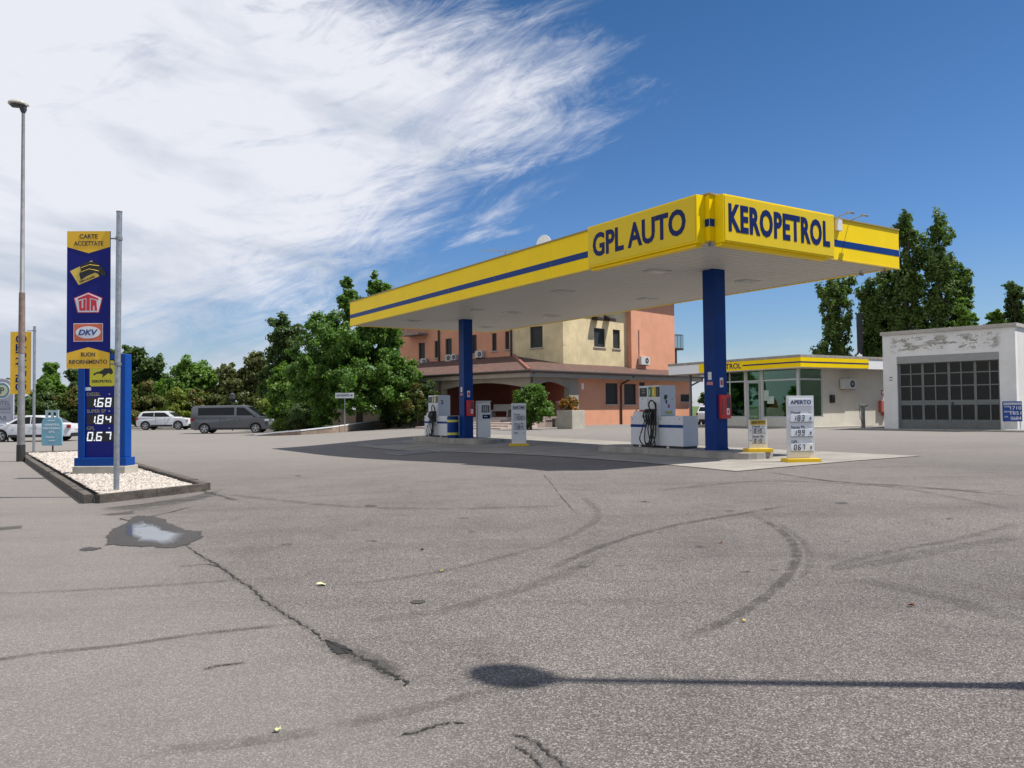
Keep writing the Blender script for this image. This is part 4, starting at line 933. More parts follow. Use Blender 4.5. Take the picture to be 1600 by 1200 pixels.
    zg_ = ztr-1.05; bx('green_blind', GB_, w2, y0+.1, b1_-.1, ov+.12, ov+.13, zg_, ztr-.05); MB().box(h[2][0]+.08, h[2][1]-.08, .12, .13, zg_, ztr-.05).xf(M).build('green_blind', GB_, w)
    d = panes(M, h[1][0], h[1][1], [], zdo)
    dr = MB().box(0, .07, 0, .05, zdo+.02, ztr-.03).box(.63, .70, 0, .05, zdo+.02, ztr-.03).box(.07, .63, 0, .05, ztr-.12, ztr-.03).box(.07, .63, 0, .05, zdo+.02, zdo+.2)
    dr.xf(M @ Matrix.Translation((h[1][1]-.06, .0, 0)) @ Matrix.Rotation(R(-115), 4, 'Z')).build('door', ALU, t)
    bx('corner_post', ALU, t, ov-.02, y0+.02, ov-.02, y0, zg-.1, zt)
    # sill band and step
    bx('step', CONC, t, ov-.5, ov-.001, A(1200), A(1160), zg-.3, zdo-.04, .01)
shop()
def ac_unit(label, F, ax, val, px0, px1, py0, py1, M2, group='air conditioning units on the walls', dp=.32, rzadd=0):
    "outdoor unit mounted on a wall face; M2 maps (u, depth, z) with -y outwards to the frame"
    a = F.hit(ax, val, px0, py1); b = F.hit(ax, val, px1, py0); mid = (a+b)/2; oth = 'y' if ax == 'x' else 'x'
    w = abs(getattr(b, oth)-getattr(a, oth)); hh = abs(b.z-a.z)
    loc = F.M @ Vector((val if ax == 'x' else mid.x, val if ax == 'y' else mid.y, min(a.z, b.z)))
    t = thing('air_conditioner', label, 'air conditioner', loc, F.rz+(-pi/2 if ax == 'x' else 0), group)
    c = bx('casing', OWHT, t, -w/2, w/2, -dp, -.06, 0, hh, .015)
    n = 18; r = min(w, hh)*.36; cx = w*.14
    MB().prism([(cx+r*cos(2*pi*i/n), hh*.5+r*sin(2*pi*i/n)) for i in range(n)], 'xz', -dp-.008, -dp).build('fan_grille', DGREY, c)
    MB().cyl((cx, -dp-.012, hh*.5), (cx, -dp-.006, hh*.5), r*.25, 10).build('fan_hub', OWHT, c)
    mb = MB(); 
    for x in (-w*.35, w*.35): mb.box(x-.02, x+.02, -dp, -.003, -.04, -.002)
    mb.build('bracket', STEEL, t); return t
ac_unit('white air conditioner on the plain right wall of the station shop', SHF, 'y', .75, 1311, 1331, 592.5, 608, None)
def shop_bits():
    F = SHF; w = .75
    p = F.hit('y', w, 1299, 623)
    t = thing('letter_box', 'small black letter box on the white shop wall', 'letter box', F.M @ Vector((p.x, w, p.z-.22)), F.rz)
    b = bx('box', BLACK, t, -.16, .16, -.12, -.002, 0, .42, .02); bx('flap', DGREY, b, -.12, .12, -.13, -.12, .30, .36)
    v = G(1347.5, 669); v = on(1347.5, v.y)
    t = thing('air_water_post', 'dark metal air and water post in front of the shop wall', 'service post', v, R(10))
    bx('post', STEEL, t, -.07, .07, -.07, .07, 0, 1.05, .01); bx('head', STEEL, t, -.17, .17, -.09, .09, 1.05, 1.17, .02); MB().tube([(.1, 0, 1.1), (.3, 0, 1.12)], .025).build('tap', STEEL, t)
    bx('foot', STEEL, t, -.12, .12, -.12, .12, 0, .03)
    MB().tube([(-.14, 0, 1.1), (-.22, -.05, 1.0), (-.2, -.06, .5), (-.05, -.08, .2)], .015).build('hose', RUB, t)
shop_bits()
# ================================================================== garage
GF = Frame(17.4, 37.8, R(-46.8))
def garage():
    t = thing('garage', 'square white garage with peeling paint and a wide grey glazed folding door', 'garage', GF.o, GF.rz)
    Wd = GF.hit('y', 0, 1587, 560).x; zt = GF.hit('y', 0, 0+1385, 519).z
    x0, x1 = GF.hit('y', 0, 1402, 600).x, GF.hit('y', 0, 1562, 600).x; zd = GF.hit('y', 0, 1480, 553.5).z; zg = g(18, 37)
    gw = plaster('garage_wall', (.70, .70, .68), .22, (x0-.35, x1+.15, zd+.10, zt-.24, (.42, .40, .355), .50), .3, .2)
    mb = wall_holes(MB(), Matrix.Identity(4), 0, Wd, zg-.4, zt-.16, [(x0, x1, zg-.5, zd)], .3); w = build_nr(mb, 'wall', gw, t)
    gw2 = plaster('garage_side', (.60, .58, .545), .15)
    bx('wall', gw2, t, Wd-.3, Wd, .302, 9, zg-.4, zt-.16); bx('wall', gw2, t, 0, .3, .302, 9, zg-.4, zt-.16); bx('wall', gw2, t, .302, Wd-.302, 8.7, 9, zg-.4, zt-.16)
    bx('roof_edge', mat('roof_edge_grey', (.38, .36, .32), .8, var=.2), t, -.08, Wd+.08, -.08, 9.08, zt-.16, zt, .01)
    bx('shutter_box', mat('shutter_box', (.27, .28, .27), .5), t, x0+.002, x1-.002, -.012, .05, zd-.33, zd-.002)
    # folding glazed door
    DF = mat('door_frame_grey', (.13, .145, .142), .5, var=.15); DG = glassmat('garage_glass', (.30, .36, .33), .05, .25, .25)
    y = .16; e = .035; zz = [GF.hit('y', y, 1500, p).z for p in (582, 602, 624.8, 632.5, 655.8)]; z_top = zd-.32
    x_ = [GF.hit('y', y, p, 620).x for p in (1407, 1424.5, 1443, 1462.5, 1484, 1503, 1525, 1548, 1563)]; x_[0] = x0+.06; x_[-1] = x1-.02
    z0 = zg+.02; fr = MB()
    for k, x in enumerate(x_): 
        tw = e*(1.5 if k % 2 == 0 else .7); fr.box(x-tw, x+tw, y-.04, y+.03, z0, z_top)
    for z in (zz[0], zz[1]): fr.box(x_[0], x_[-1], y-.03, y+.02, z-e*.7, z+e*.7)
    fr.box(x_[0], x_[-1], y-.035, y+.025, zz[3], zz[2]); fr.box(x_[0], x_[-1], y-.033, y+.023, z0+.002, zz[4]); fr.box(x_[0], x_[-1], y-.036, y+.022, z_top-.05, z_top-.001)
    d = fr.build('door', DF, t)
    for k in range(8):
        for a, b in ((zz[4], zz[3]), (zz[2], zz[1]), (zz[1], zz[0]), (zz[0], z_top-.05)): bx('pane', DG, d, x_[k]+.03, x_[k+1]-.03, y-.005, y+.002, a+.005, b-.005)
    bx('handle', BLACK, d, x_[4]+.09, x_[4]+.16, y-.08, y-.041, zz[3]+.02, zz[3]+.12)
    bx('interior_floor', CONCD, t, .31, Wd-.31, .31, 8.6, zg-.02, zg+.03); bx('interior_wall', mat('interior_dark', (), 0), t, .31, Wd-.31, 5.4, 5.5, zg, zt-.3)
    for k, (px, py) in enumerate(((1392, 590), (1392, 594))):
        p = GF.hit('y', 0, px, py); bx('wall_mark', DGREY, w, p.x-.07, p.x+.07, -.006, -.001, p.z-.02, p.z+.02)
    return Wd, zt, zg
GW, GZT, GZG = garage()
def garage_sign():
    a = GF.hit('y', -.5, 1568, 630); b = GF.hit('y', -.5, 1600, 658)
    w = .72; c = GF.M @ Vector(((a.x+b.x)/2-.05, -.5, 0)); c.z = g(c.x, c.y)+.06
    t = thing('price_board', 'low blue price board with white figures beside the garage corner', 'price board', c, R(-12))
    z0, z1 = a.z-c.z, 0
    z1 = GF.hit('y', -.5, 1580, 627).z-c.z; z0 = GF.hit('y', -.5, 1580, 658.5).z-c.z
    p = bx('board', mat('board_blue', (.01, .05, .25), .4), t, -w/2, w/2, -.03, .03, z0, z1, .004)
    bx('header', LGREY, p, -w/2+.02, w/2-.02, -.036, -.031, z1-.15, z1-.05)
    h = (z1-z0-.2)/3
    for i, (nm, dg) in enumerate((('DIESEL', '1710'), ('BENZINA', '1851'), ('GPL', '0684'))):
        zc = z1-.17-h*(i+.5); text(nm, p, WTXT, .06, -w/2+.05, -.0305, zc+.06, align='L', name='lettering')
        text(dg, p, WTXT, h*.66, .12, -.0305, zc, w=.40, bold=.0)
    for x in (-w/2+.06, w/2-.09): bx('leg', OWHT, t, x, x+.04, -.02, .02, .04, z0)
    bx('base', OWHT, t, -w/2, w/2+.05, -.15, .15, 0, .045, .01)
garage_sign()
def hydrant():
    # cabinet on the garage's left flank seen past its corner: fixed on the shop wall
    p = SHF.hit('y', .75, 1377, 632)
    t = thing('hydrant_cabinet', 'faded red fire hydrant cabinet on the wall beside the garage', 'hydrant cabinet', SHF.M @ Vector((p.x, .75, p.z-.42)), SHF.rz)
    FR = mat('faded_red', (.38, .09, .07), .6, var=.2); b = bx('box', FR, t, -.28, .30, -.2, -.002, 0, .62, .01); bx('window', mat('hyd_pane', (.35, .30, .22), .4), b, -.1, .22, -.206, -.2, .15, .5); bx('lower_panel', FR, t, .0, .30, -.19, -.003, -.2, -.001)
    s = bx('sign_plate', FR, t, .0, .28, -.02, -.003, .95, 1.22); bx('pictogram', WTXT, s, .07, .21, -.024, -.02, 1.01, 1.16)
hydrant()
# pavement step in front of shop and garage
def platform(pts, h=.11, name='pavement', m=None):
    n = len(pts); zs = max(g(p[0], p[1]) for p in pts)
    o = MB().prism(pts, 'xy', -.2, zs+h).build(name, m or CONC, None, .01); return struct(o)
def fw(F, x, y): v = F.M @ Vector((x, y, 0)); return (v.x, v.y)
platform([fw(SHF, -.15, -.35), fw(SHF, 5.2, -.35), fw(SHF, 5.2, .75), fw(SHF, .76, .75), fw(SHF, .76, 8.4), fw(SHF, -.15, 8.4)], .06)
platform([fw(GF, -1.0, -.9), fw(GF, 7.5, -.9), fw(GF, 7.5, 0.0), fw(GF, -1.0, 0.0)], .04)
# ================================================================== hotel
HF = Frame(1.04, 47.0, R(46.4))
HOR = plaster('plaster_orange', (.64, .31, .195), .14, None, .12, .10); HYE = plaster('plaster_yellow', (.71, .585, .35), .42, None, .15, .28)
HGR = plaster('plaster_grey', (.30, .27, .225), .2); HRD = mat('brick_red', (.24, .065, .04), .8, var=.15, scale=2)
SHUT = mat('dark_shutter', (.018, .022, .02), .6, var=.2); DPIPE = mat('dark_pipe', (.035, .022, .018), .45)
def hotel():
    t = thing('hotel_building', 'three storey orange and yellow hotel with a tiled lower roof and deep porch', 'building', HF.o, HF.rz)
    X1, YB_, YO = 5.5, 2.04, 1.64; zu = 9.5; XE = HF.hit('y', YO, 1054, 520).x; X2 = HF.hit('y', YB_, 979, 520).x
    YL = 19.0; z1 = 3.3
    ze = 3.75
    # upper walls
    def win_rect(ax, val, px0, px1, py0, py1):
        a = HF.hit(ax, val, px0, py0); b = HF.hit(ax, val, px1, py1); o = 'y' if ax == 'x' else 'x'
        return (min(getattr(a, o), getattr(b, o)), max(getattr(a, o), getattr(b, o)), min(a.z, b.z), max(a.z, b.z))
    wl = [win_rect('x', X1, *w) for w in ((654, 664, 536, 562), (679, 686, 533, 559), (696, 706, 529.5, 557), (737, 745, 523.6, 552), (768.5, 776, 521, 548), (789, 796, 518, 545.7), (828, 848, 511, 542.6))]
    wl += [(a, b, c+2.75, d+2.75) for a, b, c, d in wl]
    Ls = Matrix.Translation((X1, YL, 0)) @ RM90
    conv = lambda r: (YL-r[1], YL-r[0], r[2], min(r[3], zu-.3))
    ysplit = HF.hit('x', X1, 800, 540).y
    dn = []
    def window(M, r, depth=.14, sill=True, par=t):
        a, b, c, d = r; fr = MB().box(a, a+.06, depth-.06, depth, c, d).box(b-.06, b, depth-.06, depth, c, d).box(a+.06, b-.06, depth-.06, depth, d-.06, d).box(a+.06, b-.06, depth-.06, depth, c, c+.06)
        f = fr.xf(M).build('window', mat('win_frame', (.06, .05, .045), .5), par)
        MB().box(a+.06, b-.06, depth-.02, depth+.01, c+.06, d-.06).xf(M).build('shutter', SHUT, f)
        if sill: MB().box(a-.08, b+.08, -.07, depth-.061, c-.07, c-.003).xf(M).build('sill', mat('sill_stone', (.45, .40, .34), .8), f)
    # orange part of the left front, then its yellow part to the corner
    hl = [conv(r) for r in wl]; us = YL-ysplit
    lower = [(0.6+2.3*k, 1.9+2.3*k, 1.5, 2.9) for k in range(2)]
    o1 = wall_holes(MB(), Ls, 0, us, .2, zu, [h for h in hl if h[1] < us], .3); build_nr(o1, 'wall', HOR, t)
    o2 = wall_holes(MB(), Ls, us+.001, YL-YB_, .2, zu, [h for h in hl if h[0] > us], .3); build_nr(o2, 'wall', HYE, t)
    for h in hl: window(Ls, h)
    # front right: yellow, then orange block standing slightly proud
    Mf = Matrix.Translation((0, YB_, 0))
    wy = [win_rect('y', YB_, *w) for w in ((928, 946, 512, 543), (957.5, 969, 514.5, 545))]
    o3 = wall_holes(MB(), Mf, X1+.001, X2, .2, zu, wy, .3); build_nr(o3, 'wall', HYE, t)
    for h in wy: window(Mf, h)
    mb = wall_holes(MB(), Matrix.Translation((0, YO, 0)), X2, XE, .2, zu, [], .3); build_nr(mb, 'wall', HOR, t)
    bx('wall', HOR, t, X2, X2+.3, YO+.301, YB_+.3, .2, zu)
    bx('wall', HOR, t, XE-.3, XE, YO+.301, YL-.301, .2, zu); bx('wall', HOR, t, X1+.301, XE, YL-.3, YL, .2, zu)
    bx('roof', mat('roof_dark', (.16, .08, .06), .8), t, X1-.55, XE+.45, YO-.45, YL+.5, zu, zu+.22)
    MB().add([(X1-.5, YO-.4, zu+.22), (XE+.4, YO-.4, zu+.22), (XE+.4, YL+.4, zu+.22), (X1-.5, YL+.4, zu+.22), ((X1+XE)/2, YO+5, zu+2.0), ((X1+XE)/2, YL-5, zu+2.0)], [(0, 1, 4), (1, 2, 5, 4), (2, 3, 5), (3, 0, 4, 5)]).build('roof', tilemat('upper_tiles', 'X'), t)
    # dark hooded vents
    for px, py in ((929, 501), (948, 502)):
        p = HF.hit('y', YB_, px, py); MB().prism([(YB_-.55, p.z-.05), (YB_-.55, p.z+.15), (YB_-.002, p.z+.4), (YB_-.002, p.z+.02)], 'yz', p.x-.32, p.x+.32).build('vent_hood', DPIPE, t)
    # lower tiled roof
    H = Vector((X1, 6.5, 5.16)); zC = 4.42; e0 = 0; XR = HF.hit('y', 0, 1099, 590).x
    A = tilemat('roof_tiles_left', 'Y'); B = tilemat('roof_tiles_right', 'X')
    th = .1
    def roof(pts, m):
        n = len(pts); mb = MB().add(pts+[(p[0], p[1], p[2]-th) for p in pts], [tuple(range(n)), tuple(range(2*n-1, n-1, -1))]+[(i, (i+1) % n, n+(i+1) % n, n+i) for i in range(n)]); return mb.build('tiled_roof', m, t, tri=True)
    ra = roof([(0, 0, ze), tuple(H), (X1, YL, H.z), (0, YL, ze)], A)
    rb = roof([(0, 0, ze), (X1, 0, ze), (X1, YB_, zC), tuple(H)], B)
    roof([(X1+.001, 0, ze), (XR, 0, ze), (XR, YB_, zC), (X1+.001, YB_, zC)], B); roof([(XE+.001, YB_+.001, zC), (XR, YB_+.001, zC), (XR, 9, zC+.6), (XE+.001, 9, zC+.6)], B)
    MB().tube([(0, 0, ze+.02), (X1*.5, 3.25, (ze+H.z)/2+.03), tuple(H+Vector((0, 0, .03)))], .11, 8).build('ridge_cap', mat('ridge_tile', (.26, .10, .07), .8, var=.3), ra)
    # dark gutters and pale soffit beam
    MB().tube([(-.08, YL, ze-.02), (-.08, -.08, ze-.02), (XR, -.08, ze-.02)], .085, 8).build('gutter', DPIPE, t)
    bx('eaves_board', HGR, t, .0, XR-.02, .0, .1, ze-.36, ze-.102); bx('eaves_board', HGR, t, .0, .1, .101, YL, ze-.36, ze-.102)
    bx('soffit', HGR, t, .101, XR-.03, .101, 1.2, ze-.30, ze-.26); bx('soffit', HGR, t, .101, 5.2, 1.201, YL-.1, ze-.30, ze-.26)
    # arched beams and pillars of the porch
    def arch(M, L, zt=ze-.36, drop=.62, rise=.38, par=t):
        pts = [(0, zt), (0, zt-drop)]+[(L*k/14, zt-drop+rise*sin(pi*k/14)) for k in range(1, 14)]+[(L, zt-drop), (L, zt)]
        return MB().prism(pts, 'xz', 0, .22).xf(M).build('arched_beam', HGR, par, tri=True)
    xa = .45; pa = HF.hit('x', xa, 823, 620).y; pb = HF.hit('x', xa, 689, 620).y; pc = pb+5
    x904 = HF.hit('y', .45, 904, 620).x; x889 = HF.hit('y', .45, 889, 620).x
    MA = lambda y: Matrix.Translation((xa, y, 0)) @ RM90
    arch(MA(pb), pb-pa); arch(MA(pc), pc-pb-.3); arch(Matrix.Translation((xa+.3, xa, 0)), x889-xa-.3)
    for y in (pa, pb+.001, pc): bx('pillar', HGR, t, xa-.02, xa+.30, y-.30, y+.0, .2, ze-.36, .01)
    bx('pillar', HGR, t, x889, x904, .44, .85, .2, ze-.30, .01)
    # porch floor, inner walls
    PF = 1.02
    bx('porch_floor', mat('porch_stone', (.34, .26, .22), .8, var=.2), t, .2, X1-.01, .40, YL-.2, .0, PF)
    MB().box(X1-.06, X1-.002, 2.2, YL-1, PF, ze-.3).build('porch_wall', HRD, t)
    bx('porch_wall', HRD, t, x889+.02, x889+.2, .86, X1, PF-.6, ze-.3)
    gd = bx('glass_door', mat('door_dark', (.02, .02, .022), .2, var=0), t, X1-.12, X1-.065, pa+.7, pa+2.6, PF, PF+2.3)
    bx('door_frame', DPIPE, gd, X1-.14, X1-.121, pa+1.6, pa+1.68, PF, PF+2.3)
    gl = bx('glass_screen', glassmat('porch_glass', (.3, .35, .4), .6, .3), t, 1.6, x889-.1, 2.3, 2.33, PF+.1, ze-.4)
    for x in (1.6, 2.6, 3.6): bx('screen_post', DPIPE, gl, x, x+.06, 2.27, 2.29, PF, ze-.4)
    # lower right wing
    WY = .85; XL = XR-.45
    wr = [win_rect('y', WY, *w) for w in ((946, 966, 598.3, 631.6), (975, 994.5, 599.3, 632), (999, 1009, 597, 664), (1063.5, 1083, 616, 627.6))]
    mb = wall_holes(MB(), Matrix.Translation((0, WY, 0)), x904+.001, XL, -.3, ze-.30, wr, .25); build_nr(mb, 'wall', HOR, t)
    for i, h in enumerate(wr): window(Matrix.Translation((0, WY, 0)), h, sill=(i != 2))
    bx('wall', HOR, t, XL-.25, XL, WY+.251, 9, -.3, ze-.1)
    p = HF.hit('y', WY, 910, 603.5); n_ = bx('wall_notice', WTXT, t, p.x-.12, p.x+.12, WY-.02, WY-.002, p.z-.2, p.z+.2)
    # downpipes
    def pipe(pts, r=.06): return MB().tube(pts, r, 8).build('downpipe', DPIPE, t, smooth=True)
    for px in (971, 1093.5):
        q = HF.hit('y', WY-.08, px, 640).x; q = min(q, XL-.1); pipe([(q+.35, -.05, ze-.08), (q+.30, .05, ze-.25), (q+.02, WY-.12, ze-.62), (q, WY-.08, ze-.8), (q, WY-.08, -.2)])
    pipe([(.35, .0, ze-.1), (.35, .1, ze-.3), (.42, .25, ze-.75), (.42, .3, ze-1.0), (.42, .3, .3)])
    for px in (685.5, 798.6):
        q = HF.hit('x', X1-.08, px, 550).y; pipe([(X1-.08, q, zu), (X1-.08, q, 5.15)], .07)
    p = HF.hit('y', YO-.04, 999, 550); p2 = HF.hit('y', YO-.04, 999, 515); MB().tube([(p.x, YO-.04, p.z-.5), (p.x, YO-.04, p2.z)], .04, 6).build('cable_duct', mat('duct_beige', (.5, .40, .32), .6), t)
    # balconies
    def balcony(M, w, d, z, m, h=1.05):
        b = MB().box(0, w, -d, -.002, z-.14, z).xf(M).build('balcony', HGR if m is STEEL else DPIPE, t)
        r = MB().box(0, w, -d, -d+.04, z+h-.04, z+h).box(0, .04, -d+.041, 0, z+h-.04, z+h).box(w-.04, w, -d+.041, 0, z+h-.04, z+h)
        k = int(w/.13)
        for i in range(k+1): r.box(w*i/k*.98, w*i/k*.98+.018, -d+.01, -d+.028, z, z+h-.04)
        for i in range(int(d/.13)):
            for x in (.01, w-.03): r.box(x, x+.018, -d+.1+.13*i, -d+.118+.13*i, z, z+h-.04)
        r.xf(M).build('railing', m, b)
    zb = HF.hit('x', XE, 1056, 543).z
    balcony(Matrix.Translation((XE, YO+.03, 0)) @ Matrix.Rotation(pi/2, 4, 'Z'), 3.0, 1.3, zb, mat('rail_green', (.05, .10, .10), .5))
    bx('balcony_post', DPIPE, t, XE+.25, XE+.45, YO+.1, YO+.3, zC-.6, zb-.14)
    q = [HF.hit('x', X1, p, 520).y for p in (640, 669)]; zb = HF.hit('x', X1, 655, 522).z
    balcony(Matrix.Translation((X1, q[0], 0)) @ RM90, q[0]-q[1], 1.0, zb, STEEL)
    return X1, YB_, YO, WY, x904, PF, pa, pb
HX1, HYB, HYO, HWY, HX9, HPF, HPA, HPB = hotel()
for lab, a in (('white air conditioner leftmost on the shaded orange hotel front', ('x', HX1, 662, 670, 560, 571)), ('left one of the two air conditioners close together above the tiled roof', ('x', HX1, 700.5, 708, 554, 565)),
               ('right one of the two air conditioners close together above the tiled roof', ('x', HX1, 709, 716.5, 553.5, 563.5)), ('air conditioner right of the farther blue column on the hotel front', ('x', HX1, 747, 758, 548, 559.5)),
               ('single air conditioner on the sunlit orange block of the hotel', ('y', HYO, 996.5, 1010, 558, 570))):
    ac_unit(lab, HF, *a, None)
# steps before the porch
def steps():
    a = G(852, 669); la = HF.loc(a); b = G(606, 672.5); lb = HF.loc(b)
    t = thing('stone_steps', 'broad pale stone steps rising to the hotel porch', 'steps', HF.o, HF.rz)
    y0, y1 = -.4, lb.y+.5; ST = mat('step_stone', (.46, .38, .33), .8, var=.15, bump=.1); zt = HPF; zb = .36; n = 5; x0 = -2.9
    for k in range(n):
        z = zb+(zt-zb)*(k+1)/n; x = x0+.62*k
        bx('step', ST, t, x, .199, (y0 if k < 3 else 1.4)+.02*k, y1-.35*k, z-(zt-zb)/n-.02 if k else .0, z, .012)
steps()
def planter():
    v = on(893, 44.0)
    t = thing('planter', 'tall square concrete planter with orange flowering plant at the hotel corner', 'planter', v, HF.rz)
    b = bx('box', CONCL, t, -.1, 1.0, -.1, 1.0, -.1, 1.02, .02)
    return t, v
PLT, PLV = planter()
def bench():
    v = HF.M @ Vector((2.8, HF.hit('x', 2.8, 783, 645).y, HPF))
    t = thing('stone_bench', 'low pale bench against the dark porch wall', 'bench', v, HF.rz-pi/2)
    bx('seat', OWHT, t, -.9, .9, -.25, .25, .36, .44, .01); bx('backrest', OWHT, t, -.9, .9, .2, .25, .441, .80, .01)
    for x in (-.8, .68): bx('leg', OWHT, t, x, x+.12, -.2, .2, 0, .359)
bench()
def railing():
    a = HF.M @ Vector((2.2, -.1, 0)); t = thing('hand_railing', 'dark vertical bar railing between bush and planter', 'railing', a, HF.rz)
    mb = MB(); 
    for i in range(13): mb.box(.16*i, .16*i+.02, 0, .02, .95, 1.9)
    mb.box(0, 1.95, -.005, .025, 1.9, 1.94).box(0, 1.95, -.005, .025, .92, .949); mb.build('bars', mat('rail_grey', (.10, .11, .13), .5), t)
    bx('base_wall', CONCD, t, -.2, 2.2, -.1, .15, .0, .919)
    v = G(1002, 665); t = thing('hand_railing', 'thin slanting dark handrail at the hotel side door', 'railing', (v.x, v.y, v.z), HF.rz)
    MB().tube([(-.9, 0, .0), (-.5, 0, 1.0), (.9, 0, 1.35), (.9, 0, 0)], .025).tube([(-.5, 0, 1.0), (-.2, 0, 0)], .02).tube([(.3, 0, 1.2), (.3, 0, 0)], .02).build('rail', BLACK, t)
railing()
# low wall along the flower bed left of the steps
def low_wall():
    P = [G(*q) for q in ((398, 681), (425, 681), (470, 679.5), (520, 676.5), (545, 674.5), (585, 670.5), (606, 669))]; hs = [.02, .14, .22, .32, .40, .52, .58]; n = len(P)
    t = thing('low_wall', 'low bed wall with a white painted top edge left of the steps', 'wall', (0, 0, 0)); mb = MB(); cp = MB()
    for i in range(n-1):
        p, q = P[i], P[i+1]; s = Vector((0, .28, 0))
        for B_, za, zb_, zc, zd_, o in ((mb, -.1, hs[i], -.1, hs[i+1], 0), (cp, hs[i]+.001, hs[i]+.07, hs[i+1]+.001, hs[i+1]+.07, -.03)):
            vs = [(p.x, p.y+o, g(p.x, p.y)+za), (q.x, q.y+o, g(q.x, q.y)+zc), (q.x, q.y+.28, g(q.x, q.y)+zc), (p.x, p.y+.28, g(p.x, p.y)+za)]
            vt = [(p.x, p.y+o, g(p.x, p.y)+zb_), (q.x, q.y+o, g(q.x, q.y)+zd_), (q.x, q.y+.28, g(q.x, q.y)+zd_), (p.x, p.y+.28, g(p.x, p.y)+zb_)]
            B_.add(vs+vt, [(0, 3, 2, 1), (4, 5, 6, 7), (0, 1, 5, 4), (1, 2, 6, 5), (2, 3, 7, 6), (3, 0, 4, 7)])
    mb.build('wall_body', mat('wall_brown', (.27, .20, .15), .9, var=.3), t); cp.build('coping', WTXT, t)
    vs = []; 
    for (p, h) in zip(P, hs): vs += [(p.x, p.y+.25, g(p.x, p.y)+h), (p.x-1.0, p.y+13, g(p.x, p.y)+max(.3, h))]
    me = bpy.data.meshes.new('soil'); me.from_pydata(vs, [], [(2*i, 2*i+2, 2*i+3, 2*i+1) for i in range(n-1)]); me.materials.append(mat('soil_grass', (.05, .06, .025), .95, var=.5, scale=3, bump=.5)); o = bpy.data.objects.new('soil', me); COL.objects.link(o); struct(o)
low_wall()
def back_wall():
    a = on(520, 58); b = on(648, 56); t = thing('garden_wall', 'low stone garden wall in the tree shade beside the porch', 'wall', a, atan2(b.y-a.y, b.x-a.x)); L_ = (b-a).length
    bx('wall_body', mat('wall_brown', (), 0), t, 0, L_, 0, .3, -.2, 1.35); bx('coping', CONC, t, -.05, L_+.05, -.05, .35, 1.351, 1.43)
back_wall()
def rist_sign():
    v = on(538.5, 47.5)
    t = thing('direction_sign', 'small white restaurant arrow sign on a thin post before the big tree', 'sign', v, 0)
    MB().cyl((0, 0, 0), (0, 0, 2.28), .025, 8).build('post', GALV, t)
    p = bx('panel', WHT, t, -.55, .55, -.05, -.03, 2.0, 2.32, .004); text('RISTORANTE', p, TXT, .13, -.10, -.0505, 2.16, w=.74, bold=.03)
    MB().prism([(.32, 2.14), (.40, 2.14), (.40, 2.09), (.49, 2.16), (.40, 2.23), (.40, 2.18), (.32, 2.18)], 'xz', -.054, -.05).build('arrow', TXT, p, tri=True)
rist_sign()
def garden_lamp(px, D, H, lab):
    v = on(px, D); t = thing('garden_lamp', lab, 'garden lamp', v, 0, 'black garden lamps by the hotel'); MB().cyl((0, 0, 0), (0, 0, H), .045, 8).build('post', BLACK, t)
    MB().tube([(0, 0, H), (0, 0, H+.05), (0, 0, H+.4), (0, 0, H+.5)], [.08, .22, .2, .05], 12).build('lantern', DGREY, t, smooth=True)
    MB().cyl((-.35, 0, H-.05), (.35, 0, H-.05), .02).build('cross_arm', BLACK, t)
garden_lamp(363, 64, 2.5, 'black garden lamp standing behind the grey van')
